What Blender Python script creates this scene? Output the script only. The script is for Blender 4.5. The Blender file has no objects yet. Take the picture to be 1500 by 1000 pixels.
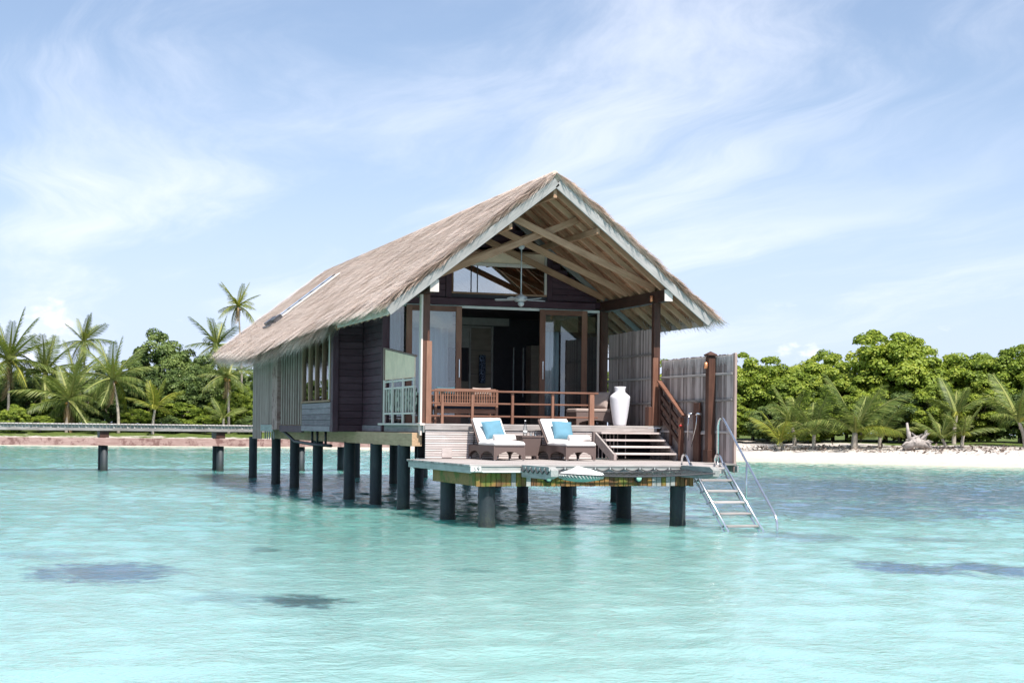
import bpy, bmesh, math, random
import numpy as np
from mathutils import Vector, Matrix, Quaternion, Euler
random.seed(7); RNG = np.random.default_rng(11)
R = math.radians
sc = bpy.context.scene
COL = sc.collection

# ------------------------------------------------------------------ camera
F_PX, ROLL, YAW, HORIZON = 2280.0, 0.01108, math.atan2(784.7, 2280.0), 126.4
cam = bpy.data.cameras.new('camera'); cam_o = bpy.data.objects.new('camera', cam); COL.objects.link(cam_o)
cam.sensor_width = 36; cam.sensor_fit = 'HORIZONTAL'
cam.lens = 36 * F_PX / 1500
cam.shift_y = HORIZON / 1500
cam.clip_start = 0.1; cam.clip_end = 20000
fw = Vector((math.sin(YAW), math.cos(YAW), 0)); rt = Vector((math.cos(YAW), -math.sin(YAW), 0)); up = Vector((0, 0, 1))
rot = Matrix((rt, up, -fw)).transposed()
cam_o.rotation_euler = (rot @ Matrix.Rotation(ROLL, 3, 'Z')).to_euler()
cam_o.location = (0, 0, 2.0)
sc.camera = cam_o

# ------------------------------------------------------------------ sky
SUN = Vector((0.06, -0.50, 0.84)).normalized()
SKY_STRENGTH, SUN_STRENGTH, EXPOSURE = 0.078, 4.4, 0.89
w = bpy.data.worlds.new('World'); sc.world = w; w.use_nodes = True
N = w.node_tree.nodes; L = w.node_tree.links; N.clear()
def nn(tree, typ, **kw):
    n = tree.nodes.new(typ)
    for k, v in kw.items():
        if k.startswith('i_'):
            n.inputs[int(k[2:])].default_value = v
        elif hasattr(n, k): setattr(n, k, v)
        else: n.inputs[k.replace('_', ' ')].default_value = v
    return n
T = w.node_tree
out = nn(T, 'ShaderNodeOutputWorld'); bg = nn(T, 'ShaderNodeBackground'); bg.inputs[1].default_value = SKY_STRENGTH
sky = nn(T, 'ShaderNodeTexSky', sky_type='NISHITA', sun_disc=False)
sky.sun_elevation = math.asin(SUN.z); sky.sun_rotation = math.atan2(SUN.x, SUN.y)
sky.altitude = 0; sky.air_density = 1.0; sky.dust_density = 0.5; sky.ozone_density = 2.5
tc = nn(T, 'ShaderNodeTexCoord')
sep = nn(T, 'ShaderNodeSeparateXYZ'); L.new(tc.outputs['Generated'], sep.inputs[0])
def M(op, a, b=None, c=None, tree=None, clamp=False):
    t = tree or T
    n = t.nodes.new('ShaderNodeMath'); n.operation = op; n.use_clamp = clamp
    for i, v in enumerate((a, b, c)):
        if v is None: continue
        if isinstance(v, (int, float)): n.inputs[i].default_value = v
        else: t.links.new(v, n.inputs[i])
    return n.outputs[0]
def smooth(t, v, a, b, lo=0.0, hi=1.0):
    n = t.nodes.new('ShaderNodeMapRange'); n.interpolation_type = 'SMOOTHSTEP'
    t.links.new(v, n.inputs[0])
    for i, x in ((1, a), (2, b), (3, lo), (4, hi)): n.inputs[i].default_value = x
    return n.outputs[0]
def ramp(t, fac, stops, interp='LINEAR'):
    n = t.nodes.new('ShaderNodeValToRGB'); n.color_ramp.interpolation = interp
    e = n.color_ramp.elements
    while len(e) < len(stops): e.new(0.5)
    for i, (p, c) in enumerate(stops):
        e[i].position = p; e[i].color = (*c, 1) if len(c) == 3 else c
    t.links.new(fac, n.inputs[0]); return n.outputs[0]
def mixc(t, fac, a, b, blend='MIX'):
    n = t.nodes.new('ShaderNodeMix'); n.data_type = 'RGBA'; n.blend_type = blend
    for i, v in ((0, fac), (6, a), (7, b)):
        if isinstance(v, (int, float)): n.inputs[i].default_value = v
        elif isinstance(v, tuple): n.inputs[i].default_value = (*v, 1) if len(v) == 3 else v
        else: t.links.new(v, n.inputs[i])
    return n.outputs[2]
CLOUD_X, CLOUD_Y = 3.1, 1.4
# cloud sheet: the view direction met with a plane overhead
zc = M('MAXIMUM', sep.outputs[2], 0.03)
px = M('DIVIDE', sep.outputs[0], M('ADD', zc, 0.10)); py = M('DIVIDE', sep.outputs[1], M('ADD', zc, 0.10))
cmb = nn(T, 'ShaderNodeCombineXYZ'); L.new(px, cmb.inputs[0]); L.new(py, cmb.inputs[1])
def noise(t, vec, scale, detail=6, rough=0.55, dist=0.0, dims='3D'):
    n = t.nodes.new('ShaderNodeTexNoise'); n.noise_dimensions = dims
    n.inputs['Scale'].default_value = scale; n.inputs['Detail'].default_value = detail
    n.inputs['Roughness'].default_value = rough; n.inputs['Distortion'].default_value = dist
    t.links.new(vec, n.inputs['Vector']); return n
def mapping(t, vec, scale=(1, 1, 1), rot=(0, 0, 0), loc=(0, 0, 0)):
    n = t.nodes.new('ShaderNodeMapping'); n.inputs['Scale'].default_value = scale
    n.inputs['Rotation'].default_value = rot; n.inputs['Location'].default_value = loc
    t.links.new(vec, n.inputs['Vector']); return n.outputs[0]
wn = noise(T, mapping(T, cmb.outputs[0], (0.5, 0.5, 1)), 1.0, 3, 0.5)
wadd = nn(T, 'ShaderNodeVectorMath', operation='MULTIPLY_ADD'); L.new(wn.outputs[1], wadd.inputs[0]); wadd.inputs[1].default_value = (1.3, 1.3, 0); L.new(cmb.outputs[0], wadd.inputs[2])
m1 = mapping(T, wadd.outputs[0], (1.45, 0.34, 1), (0, 0, R(-8)), (CLOUD_X, CLOUD_Y, 0))
c1 = noise(T, m1, 1.0, 10, 0.62, 0.25).outputs[0]
m2 = mapping(T, cmb.outputs[0], (0.42, 0.30, 1), (0, 0, R(20)), (0.7, 5.2, 0))
c2 = noise(T, m2, 1.0, 4, 0.5, 0.4).outputs[0]
cir = M('MULTIPLY', smooth(T, c1, 0.42, 0.73), smooth(T, c2, 0.30, 0.60, 0.25, 1.0))
m3 = mapping(T, tc.outputs['Generated'], (1, 1, 1.7), (0, 0, 0), (2.3, 0.4, 0.2))
c3 = noise(T, m3, 22.0, 8, 0.55, 0.1).outputs[0]
band = M('MULTIPLY', smooth(T, sep.outputs[2], 0.020, 0.045), smooth(T, sep.outputs[2], 0.075, 0.10, 1.0, 0.0))
cum = M('MULTIPLY', smooth(T, c3, 0.58, 0.70), band)
veil = smooth(T, sep.outputs[2], -0.02, 0.25, 0.92, 0.22)
cl = M('ADD', M('MULTIPLY', cir, 0.60), M('MULTIPLY', cum, 0.78))
cl = M('MINIMUM', cl, 0.92)
skyc = mixc(T, veil, sky.outputs[0], (5.15, 6.05, 8.3))
col = mixc(T, cl, skyc, (8.4, 8.6, 9.4))
L.new(col, bg.inputs[0]); L.new(bg.outputs[0], out.inputs[0])

# ------------------------------------------------------------------ sun and exposure
sun = bpy.data.lights.new('sun', 'SUN'); sun.energy = SUN_STRENGTH; sun.angle = R(0.53); sun.color = (1.0, 0.95, 0.88)
sun_o = bpy.data.objects.new('sun', sun); COL.objects.link(sun_o); sun_o.location = (0, 0, 60)
sun_o.rotation_euler = (-SUN).to_track_quat('-Z', 'Y').to_euler()
sc.view_settings.view_transform = 'Standard'; sc.view_settings.look = 'None'
sc.view_settings.exposure = EXPOSURE; sc.view_settings.gamma = 1; sc.view_settings.use_curve_mapping = False
sc.render.engine = 'CYCLES'
sc.cycles.max_bounces = 8; sc.cycles.diffuse_bounces = 4; sc.cycles.transparent_max_bounces = 12
sc.cycles.caustics_reflective = False; sc.cycles.caustics_refractive = False
sc.cycles.use_denoising = True

# ------------------------------------------------------------------ materials
MAT = {}
def mat(name):
    m = bpy.data.materials.new(name); m.use_nodes = True; m.node_tree.nodes.clear(); MAT[name] = m
    t = m.node_tree
    o = t.nodes.new('ShaderNodeOutputMaterial'); b = t.nodes.new('ShaderNodeBsdfPrincipled')
    t.links.new(b.outputs[0], o.inputs[0]); return m, t, b, o
def pos(t): return t.nodes.new('ShaderNodeNewGeometry').outputs['Position']
def orand(t): return t.nodes.new('ShaderNodeObjectInfo').outputs['Random']
def setb(b, **k):
    for n, v in k.items():
        n = n.replace('_', ' ')
        b.inputs[n].default_value = v
def bump(t, b, h, strength=0.3, dist=0.02):
    n = t.nodes.new('ShaderNodeBump'); n.inputs['Strength'].default_value = strength; n.inputs['Distance'].default_value = dist
    t.links.new(h, n.inputs['Height']); t.links.new(n.outputs[0], b.inputs['Normal'])
def wood(name, dark, light, axis='x', rough=0.75, grain=1.0, var=0.35, stain=None, object_space=False):
    m, t, b, o = mat(name)
    p = t.nodes.new('ShaderNodeTexCoord').outputs['Object'] if object_space else pos(t)
    s = {'x': (2.0, 26, 26), 'y': (26, 2.0, 26), 'z': (26, 26, 2.0)}[axis]
    rnd = orand(t)
    off = t.nodes.new('ShaderNodeCombineXYZ'); 
    for i in range(3): t.links.new(M('MULTIPLY', rnd, 37.0 + 11 * i, tree=t), off.inputs[i])
    add = t.nodes.new('ShaderNodeVectorMath'); add.operation = 'ADD'; t.links.new(p, add.inputs[0]); t.links.new(off.outputs[0], add.inputs[1])
    g = noise(t, mapping(t, add.outputs[0], s), 1.0, 5, 0.6, 0.3).outputs[0]
    bl = noise(t, add.outputs[0], 1.7, 4, 0.6).outputs[0]
    f = M('ADD', M('MULTIPLY', g, 0.65 * grain, tree=t), M('MULTIPLY', bl, 0.45, tree=t), tree=t)
    f = M('ADD', f, M('MULTIPLY', M('SUBTRACT', rnd, 0.5, tree=t), var, tree=t), tree=t)
    c = ramp(t, f, [(0.32, dark), (0.78, light)])
    if stain:
        sn = noise(t, p, 2.6, 6, 0.65).outputs[0]
        c = mixc(t, smooth(t, sn, 0.48, 0.62), c, stain)
    t.links.new(c, b.inputs['Base Color']); setb(b, Roughness=rough, Specular_IOR_Level=0.3)
    bump(t, b, g, 0.35, 0.004); return m
def plain(name, c, rough=0.6, metal=0.0, var=0.12, spec=0.4, bmp=0.0, scale=8.0):
    m, t, b, o = mat(name)
    n = noise(t, pos(t), scale, 5, 0.6)
    f = n.outputs[0]
    lo = tuple(x * (1 - var) for x in c); hi = tuple(min(1, x * (1 + var)) for x in c)
    t.links.new(ramp(t, f, [(0.3, lo), (0.7, hi)]), b.inputs['Base Color'])
    setb(b, Roughness=rough, Metallic=metal, Specular_IOR_Level=spec)
    if bmp: bump(t, b, f, bmp, 0.01)
    return m

wood('grey_wood_x', (0.19, 0.165, 0.155), (0.48, 0.44, 0.425), 'x')
wood('grey_wood_y', (0.19, 0.165, 0.155), (0.48, 0.44, 0.425), 'y')
wood('grey_wood_z', (0.19, 0.15, 0.14), (0.52, 0.44, 0.42), 'z', var=0.5)
wood('silver_wood_z', (0.20, 0.128, 0.11), (0.41, 0.295, 0.262), 'z', var=0.25)
wood('pale_wood_x', (0.42, 0.36, 0.34), (0.70, 0.62, 0.60), 'x', var=0.28)
wood('green_grey_x', (0.15, 0.155, 0.15), (0.40, 0.40, 0.385), 'x')
wood('green_grey_y', (0.15, 0.155, 0.15), (0.40, 0.40, 0.385), 'y')
wood('barge_paint', (0.19, 0.185, 0.18), (0.38, 0.365, 0.355), 'x', object_space=True)
wood('sage_trim', (0.53, 0.435, 0.40), (0.77, 0.665, 0.615), 'z', var=0.2)
wood('purple_x', (0.046, 0.019, 0.029), (0.108, 0.055, 0.072), 'x', 0.6, var=0.25)
wood('purple_y', (0.046, 0.019, 0.029), (0.108, 0.055, 0.072), 'y', 0.6, var=0.25)
wood('purple_z', (0.046, 0.019, 0.029), (0.108, 0.055, 0.072), 'z', 0.6, var=0.25)
wood('mauve_y', (0.15, 0.115, 0.135), (0.32, 0.26, 0.29), 'y', 0.7, var=0.3)
wood('red_brown_x', (0.15, 0.068, 0.045), (0.30, 0.155, 0.105), 'x', 0.5)
wood('red_brown_y', (0.15, 0.068, 0.045), (0.30, 0.155, 0.105), 'y', 0.5)
wood('red_brown_z', (0.15, 0.068, 0.045), (0.30, 0.155, 0.105), 'z', 0.5)
wood('dark_brown_x', (0.035, 0.016, 0.012), (0.10, 0.05, 0.035), 'x', 0.55)
wood('dark_brown_y', (0.035, 0.016, 0.012), (0.10, 0.05, 0.035), 'y', 0.55)
wood('dark_brown_z', (0.035, 0.016, 0.012), (0.12, 0.055, 0.038), 'z', 0.55)
wood('rafter_wood', (0.27, 0.145, 0.085), (0.56, 0.345, 0.225), 'x', object_space=True)
wood('sheathing', (0.23, 0.105, 0.06), (0.48, 0.255, 0.155), 'y')
wood('tan_beam', (0.30, 0.185, 0.105), (0.56, 0.38, 0.24), 'y')
wood('moss_beam', (0.14, 0.085, 0.035), (0.33, 0.21, 0.07), 'x', stain=(0.10, 0.13, 0.028))
wood('moss_board', (0.12, 0.06, 0.03), (0.30, 0.16, 0.05), 'z', stain=(0.13, 0.14, 0.03))
plain('slot_strip', (0.72, 0.46, 0.10), 0.6)
wood('window_wood', (0.16, 0.085, 0.055), (0.36, 0.215, 0.145), 'z')
wood('coral_beam', (0.27, 0.15, 0.13), (0.52, 0.34, 0.31), 'x', stain=(0.20, 0.10, 0.09))
wood('walnut_panel', (0.30, 0.23, 0.19), (0.48, 0.38, 0.32), 'x')
plain('white_metal', (0.72, 0.72, 0.73), 0.35)
plain('fan_grey', (0.52, 0.53, 0.56), 0.4)
plain('chrome', (0.72, 0.72, 0.72), 0.22, 1.0, 0.05)
plain('copper', (0.75, 0.32, 0.16), 0.35, 0.6)
plain('cream_plaster', (0.90, 0.66, 0.50), 0.8, var=0.10, scale=3)
plain('ceramic', (0.72, 0.70, 0.74), 0.45, var=0.04)
plain('cushion_white', (0.80, 0.77, 0.74), 0.85, var=0.04, bmp=0.1, scale=20)
plain('towel_white', (0.78, 0.73, 0.71), 0.95, var=0.06, bmp=0.6, scale=70)
plain('pillow_blue', (0.105, 0.235, 0.315), 0.85, var=0.08, bmp=0.25, scale=9)
plain('taupe_cloth', (0.34, 0.27, 0.24), 0.9, var=0.08)
plain('black_paint', (0.012, 0.012, 0.016), 0.5)
plain('rope', (0.055, 0.055, 0.06), 0.9)
plain('rope_pale', (0.45, 0.45, 0.44), 0.9)
plain('sailcloth', (0.74, 0.76, 0.73), 0.85, var=0.05)
plain('fringe', (0.22, 0.36, 0.33), 0.8, var=0.3, scale=40)
plain('sign_white', (0.75, 0.74, 0.72), 0.5, var=0.05)
plain('lamp_green', (0.30, 0.55, 0.45), 0.3)
plain('red_plastic', (0.45, 0.03, 0.03), 0.4)
plain('curtain_white', (0.74, 0.75, 0.80), 0.9, var=0.04)
plain('curtain_cream', (0.52, 0.44, 0.28), 0.9, var=0.15)
plain('blind_grey', (0.55, 0.53, 0.50), 0.9, var=0.10, scale=20)
plain('bamboo_blind', (0.34, 0.24, 0.13), 0.8, var=0.30, scale=30)
plain('dark_cloth', (0.02, 0.03, 0.06), 0.9)
plain('teal_cloth', (0.03, 0.10, 0.13), 0.9)
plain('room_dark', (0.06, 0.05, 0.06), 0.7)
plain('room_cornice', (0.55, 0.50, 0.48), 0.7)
plain('room_ceiling', (0.55, 0.52, 0.46), 0.8)
plain('solar_dark', (0.05, 0.05, 0.055), 0.35)

def pile_mat():
    m, t, b, o = mat('pile_concrete')
    p = pos(t); s = t.nodes.new('ShaderNodeSeparateXYZ'); t.links.new(p, s.inputs[0])
    n = noise(t, mapping(t, p, (7, 7, 1.4)), 1.0, 6, 0.65).outputs[0]
    c = ramp(t, n, [(0.3, (0.012, 0.018, 0.024)), (0.6, (0.024, 0.033, 0.040)), (0.82, (0.055, 0.064, 0.068))])
    wet = smooth(t, M('ADD', s.outputs[2], M('MULTIPLY', n, 0.08, tree=t), tree=t), 0.10, 0.24, 1.0, 0.0)
    c = mixc(t, M('MULTIPLY', wet, 0.7, tree=t), c, (0.012, 0.018, 0.018))
    n2 = noise(t, p, 22.0, 4, 0.7).outputs[0]
    alg = M('MULTIPLY', smooth(t, M('ADD', s.outputs[2], M('MULTIPLY', n, 0.5, tree=t), tree=t), 0.35, 0.75, 1.0, 0.0), smooth(t, n2, 0.42, 0.62), tree=t)
    c = mixc(t, M('MULTIPLY', alg, 0.6, tree=t), c, (0.045, 0.055, 0.035))
    t.links.new(c, b.inputs['Base Color']); setb(b, Roughness=0.6); bump(t, b, n2, 0.5, 0.02)
pile_mat()
def wicker_mat():
    m, t, b, o = mat('wicker')
    p = pos(t)
    wv = t.nodes.new('ShaderNodeTexWave'); wv.wave_type = 'BANDS'; wv.bands_direction = 'Z'; wv.inputs['Scale'].default_value = 14
    t.links.new(p, wv.inputs['Vector'])
    w2 = t.nodes.new('ShaderNodeTexWave'); w2.wave_type = 'BANDS'; w2.bands_direction = 'X'; w2.inputs['Scale'].default_value = 14
    t.links.new(p, w2.inputs['Vector'])
    f = M('MULTIPLY', M('ADD', wv.outputs[1], w2.outputs[1], tree=t), 0.5, tree=t)
    t.links.new(ramp(t, f, [(0.1, (0.055, 0.034, 0.030)), (0.8, (0.19, 0.135, 0.12))]), b.inputs['Base Color'])
    setb(b, Roughness=0.6); bump(t, b, f, 0.5, 0.006)
wicker_mat()
def glass_mat(name, tint, refl, rough=0.0):
    m, t, b, o = mat(name); t.nodes.remove(b)
    tr = t.nodes.new('ShaderNodeBsdfTransparent'); tr.inputs[0].default_value = (*tint, 1)
    gl = t.nodes.new('ShaderNodeBsdfGlossy'); gl.inputs['Roughness'].default_value = rough; gl.inputs[0].default_value = (1, 1, 1, 1)
    fr = t.nodes.new('ShaderNodeFresnel'); fr.inputs[0].default_value = 1.5
    mx = t.nodes.new('ShaderNodeMixShader')
    t.links.new(M('ADD', fr.outputs[0], refl, tree=t, clamp=True), mx.inputs[0])
    t.links.new(tr.outputs[0], mx.inputs[1]); t.links.new(gl.outputs[0], mx.inputs[2]); t.links.new(mx.outputs[0], o.inputs[0])
glass_mat('glass', (0.82, 0.87, 0.88), 0.06)
glass_mat('solar_glass', (0.6, 0.7, 0.75), 0.35)
glass_mat('glass_coated', (0.55, 0.60, 0.62), 0.34)
glass_mat('glass_clear', (0.93, 0.96, 0.96), 0.02)
def fret_mat():
    m, t, b, o = mat('fretwork')
    v = t.nodes.new('ShaderNodeTexVoronoi'); v.inputs['Scale'].default_value = 14
    t.links.new(mapping(t, pos(t), (1, 1, 0.55)), v.inputs['Vector'])
    t.links.new(ramp(t, v.outputs[0], [(0.42, (0.62, 0.64, 0.52)), (0.5, (0.06, 0.07, 0.06))]), b.inputs['Base Color'])
    setb(b, Roughness=0.8)
fret_mat()
def lamp_pattern():
    m, t, b, o = mat('blue_pattern')
    v = t.nodes.new('ShaderNodeTexVoronoi'); v.inputs['Scale'].default_value = 16; v.feature = 'DISTANCE_TO_EDGE'
    t.links.new(pos(t), v.inputs['Vector'])
    t.links.new(ramp(t, v.outputs[0], [(0.04, (0.30, 0.36, 0.52)), (0.12, (0.01, 0.014, 0.05))]), b.inputs['Base Color'])
lamp_pattern()
def attr_mat(name, attr, stops, rough=0.8, transl=0.0, objvar=0.0, bmp=0.0, spec=0.25):
    m, t, b, o = mat(name)
    a = t.nodes.new('ShaderNodeAttribute'); a.attribute_name = attr
    f = a.outputs['Fac']
    if objvar: f = M('ADD', f, M('MULTIPLY', M('SUBTRACT', orand(t), 0.5, tree=t), objvar, tree=t), tree=t)
    c = ramp(t, f, stops)
    t.links.new(c, b.inputs['Base Color']); setb(b, Roughness=rough, Specular_IOR_Level=spec)
    if transl:
        tl = t.nodes.new('ShaderNodeBsdfTranslucent')
        t.links.new(mixc(t, 1.0, c, (1.2, 1.25, 0.55), 'MULTIPLY'), tl.inputs[0])
        mx = t.nodes.new('ShaderNodeMixShader'); mx.inputs[0].default_value = transl
        t.links.new(b.outputs[0], mx.inputs[1]); t.links.new(tl.outputs[0], mx.inputs[2]); t.links.new(mx.outputs[0], o.inputs[0])
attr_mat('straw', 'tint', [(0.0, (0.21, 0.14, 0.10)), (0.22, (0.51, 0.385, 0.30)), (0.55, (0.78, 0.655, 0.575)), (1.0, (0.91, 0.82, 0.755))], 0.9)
plain('thatch_bed', (0.50, 0.40, 0.33), 0.95, var=0.35, bmp=0.8, scale=16)
attr_mat('leaf_bright', 'tint', [(0.0, (0.06, 0.095, 0.014)), (0.5, (0.205, 0.275, 0.034)), (1.0, (0.42, 0.45, 0.075))], 0.55, 0.32, 0.22)
attr_mat('leaf_dark', 'tint', [(0.0, (0.03, 0.055, 0.018)), (0.5, (0.095, 0.145, 0.038)), (1.0, (0.20, 0.25, 0.07))], 0.5, 0.22, 0.25)
attr_mat('frond_green', 'tint', [(0.0, (0.045, 0.07, 0.018)), (0.5, (0.135, 0.18, 0.042)), (1.0, (0.31, 0.32, 0.10))], 0.45, 0.25, 0.35)
attr_mat('frond_yellow', 'tint', [(0.0, (0.08, 0.11, 0.018)), (0.5, (0.20, 0.23, 0.035)), (1.0, (0.36, 0.34, 0.06))], 0.45, 0.25, 0.3)
attr_mat('frond_dead', 'tint', [(0.0, (0.16, 0.10, 0.05)), (1.0, (0.36, 0.25, 0.13))], 0.8)
plain('bark', (0.22, 0.18, 0.145), 0.9, var=0.35, bmp=0.6, scale=5)
plain('bark_pale', (0.36, 0.31, 0.26), 0.9, var=0.3, bmp=0.6, scale=5)
plain('coconut', (0.30, 0.17, 0.04), 0.6, var=0.3)
plain('driftwood_grey', (0.34, 0.30, 0.28), 0.9, var=0.35, bmp=0.8, scale=6)
plain('dry_litter', (0.16, 0.12, 0.10), 0.95, var=0.4, scale=5)

# ------------------------------------------------------------------ building helpers
def W(o):
    m = o.matrix_basis.copy()
    return (W(o.parent) @ o.matrix_parent_inverse @ m) if o.parent else m
def put(o, parent):
    COL.objects.link(o)
    if parent is not None:
        o.parent = parent; o.matrix_parent_inverse = W(parent).inverted()
    return o
def tag(o, label, cat, group=None):
    o['label'] = label; o['category'] = cat
    if group: o['group'] = group
    return o
def thing(name, label, cat, loc=(0, 0, 0), group=None):
    o = bpy.data.objects.new(name, None); o.location = loc; o.empty_display_size = 0.2
    COL.objects.link(o); return tag(o, label, cat, group)
def part(name, parent, loc=(0, 0, 0)):
    o = bpy.data.objects.new(name, None); o.location = loc; o.empty_display_size = 0.1
    return put(o, parent)
def meshobj(name, me, m, parent=None, matrix=None):
    if m and not me.materials: me.materials.append(MAT[m] if isinstance(m, str) else m)
    o = bpy.data.objects.new(name, me)
    if matrix is not None: o.matrix_basis = matrix
    put(o, parent)
    if m and me.materials[0] != MAT[m]:
        o.material_slots[0].link = 'OBJECT'; o.material_slots[0].material = MAT[m]
    return o
BOXES = {}
def boxmesh(dx, dy, dz, bev):
    k = (round(dx, 3), round(dy, 3), round(dz, 3), round(bev, 4))
    if k in BOXES: return BOXES[k]
    me = bpy.data.meshes.new('piece'); bm = bmesh.new(); bmesh.ops.create_cube(bm, size=1)
    bmesh.ops.scale(bm, vec=(dx, dy, dz), verts=bm.verts)
    if bev: bmesh.ops.bevel(bm, geom=bm.edges[:], offset=min(bev, 0.3 * min(dx, dy, dz)), segments=1, affect='EDGES', profile=0.5)
    bm.to_mesh(me); bm.free(); BOXES[k] = me; return me
def box(name, m, x0, x1, y0, y1, z0, z1, parent=None, bev=0.006):
    me = boxmesh(abs(x1 - x0), abs(y1 - y0), abs(z1 - z0), bev)
    return meshobj(name, me, m, parent, Matrix.Translation(((x0 + x1) / 2, (y0 + y1) / 2, (z0 + z1) / 2)))
def beam(name, m, p0, p1, wdt, dep, parent=None, bev=0.006, upv=(0, 0, 1)):
    p0, p1 = Vector(p0), Vector(p1); d = p1 - p0; ln = d.length; x = d.normalized(); u = Vector(upv)
    y = u.cross(x).normalized(); z = x.cross(y)
    mt = Matrix((x, y, z)).transposed().to_4x4(); mt.translation = (p0 + p1) / 2
    return meshobj(name, boxmesh(ln, wdt, dep, bev), m, parent, mt)
def rawmesh(name, verts, faces, smooth=False):
    me = bpy.data.meshes.new(name); me.from_pydata([tuple(v) for v in verts], [], faces); me.update()
    if smooth:
        for p in me.polygons: p.use_smooth = True
    return me
def tube_data(pts, rad, seg=8, cap=True):
    pts = [Vector(p) for p in pts]; n = len(pts)
    rads = rad if isinstance(rad, (list, tuple)) else [rad] * n
    V, Fc = [], []; ref = None
    for i, p in enumerate(pts):
        d = (pts[min(i + 1, n - 1)] - pts[max(i - 1, 0)]).normalized()
        if ref is None: ref = Vector((1, 0, 0)) if abs(d.x) < 0.9 else Vector((0, 1, 0))
        a = (ref - d * ref.dot(d)).normalized(); ref = a; b = d.cross(a)
        for k in range(seg):
            t = 2 * math.pi * k / seg; V.append(p + (a * math.cos(t) + b * math.sin(t)) * rads[i])
    for i in range(n - 1):
        for k in range(seg):
            k2 = (k + 1) % seg; Fc.append((i * seg + k, i * seg + k2, (i + 1) * seg + k2, (i + 1) * seg + k))
    if cap: Fc.append(tuple(range(seg))[::-1]); Fc.append(tuple(range((n - 1) * seg, n * seg)))
    return V, Fc
def tube(name, m, pts, rad, parent=None, seg=8):
    V, Fc = tube_data(pts, rad, seg); return meshobj(name, rawmesh(name, V, Fc, True), m, parent)
def tubes(name, m, lists, rad, parent=None, seg=5):
    V, Fc = [], []
    for pts in lists:
        v, f = tube_data(pts, rad, seg, False); o = len(V); V += v; Fc += [tuple(i + o for i in q) for q in f]
    return meshobj(name, rawmesh(name, V, Fc, True), m, parent)
def lathe(name, m, prof, loc, parent=None, seg=24):
    V, Fc = [], []
    for r, z in prof:
        for k in range(seg):
            t = 2 * math.pi * k / seg; V.append((r * math.cos(t), r * math.sin(t), z))
    for i in range(len(prof) - 1):
        for k in range(seg):
            k2 = (k + 1) % seg; Fc.append((i * seg + k, i * seg + k2, (i + 1) * seg + k2, (i + 1) * seg + k))
    Fc.append(tuple(range(seg))[::-1]); Fc.append(tuple(range((len(prof) - 1) * seg, len(prof) * seg)))
    me = rawmesh(name, V, Fc, True)
    return meshobj(name, me, m, parent, Matrix.Translation(loc))
def extrude_poly(name, m, pts2, axis, a0, a1, parent=None):
    """polygon in the plane across `axis`, thickened from a0 to a1"""
    def P(u, v, a): return {'x': (a, u, v), 'y': (u, a, v), 'z': (u, v, a)}[axis]
    n = len(pts2); V = [P(u, v, a0) for u, v in pts2] + [P(u, v, a1) for u, v in pts2]
    Fc = [tuple(range(n)), tuple(range(n, 2 * n))[::-1]] + [(i, (i + 1) % n, n + (i + 1) % n, n + i) for i in range(n)]
    me = rawmesh(name, V, Fc); bm = bmesh.new(); bm.from_mesh(me); bmesh.ops.recalc_face_normals(bm, faces=bm.faces); bm.to_mesh(me); bm.free()
    return meshobj(name, me, m, parent)
def bigmesh(name, verts, quads, tint=None, attr='tint'):
    me = bpy.data.meshes.new(name); nv, nq = len(verts), len(quads)
    me.vertices.add(nv); me.vertices.foreach_set('co', np.asarray(verts, np.float32).ravel())
    me.loops.add(nq * 4); me.loops.foreach_set('vertex_index', np.asarray(quads, np.int32).ravel())
    me.polygons.add(nq); me.polygons.foreach_set('loop_start', np.arange(0, nq * 4, 4, dtype=np.int32))
    me.polygons.foreach_set('loop_total', np.full(nq, 4, np.int32)); me.update(calc_edges=True); me.validate()
    if tint is not None:
        a = me.attributes.new(attr, 'FLOAT', 'POINT'); a.data.foreach_set('value', np.asarray(tint, np.float32))
    return me
def copy_tree(o, parent=None):
    c = o.copy(); COL.objects.link(c); c.parent = parent
    if parent is not None: c.matrix_parent_inverse = o.matrix_parent_inverse.copy()
    for ch in list(o.children): copy_tree(ch, c)
    return c
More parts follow.
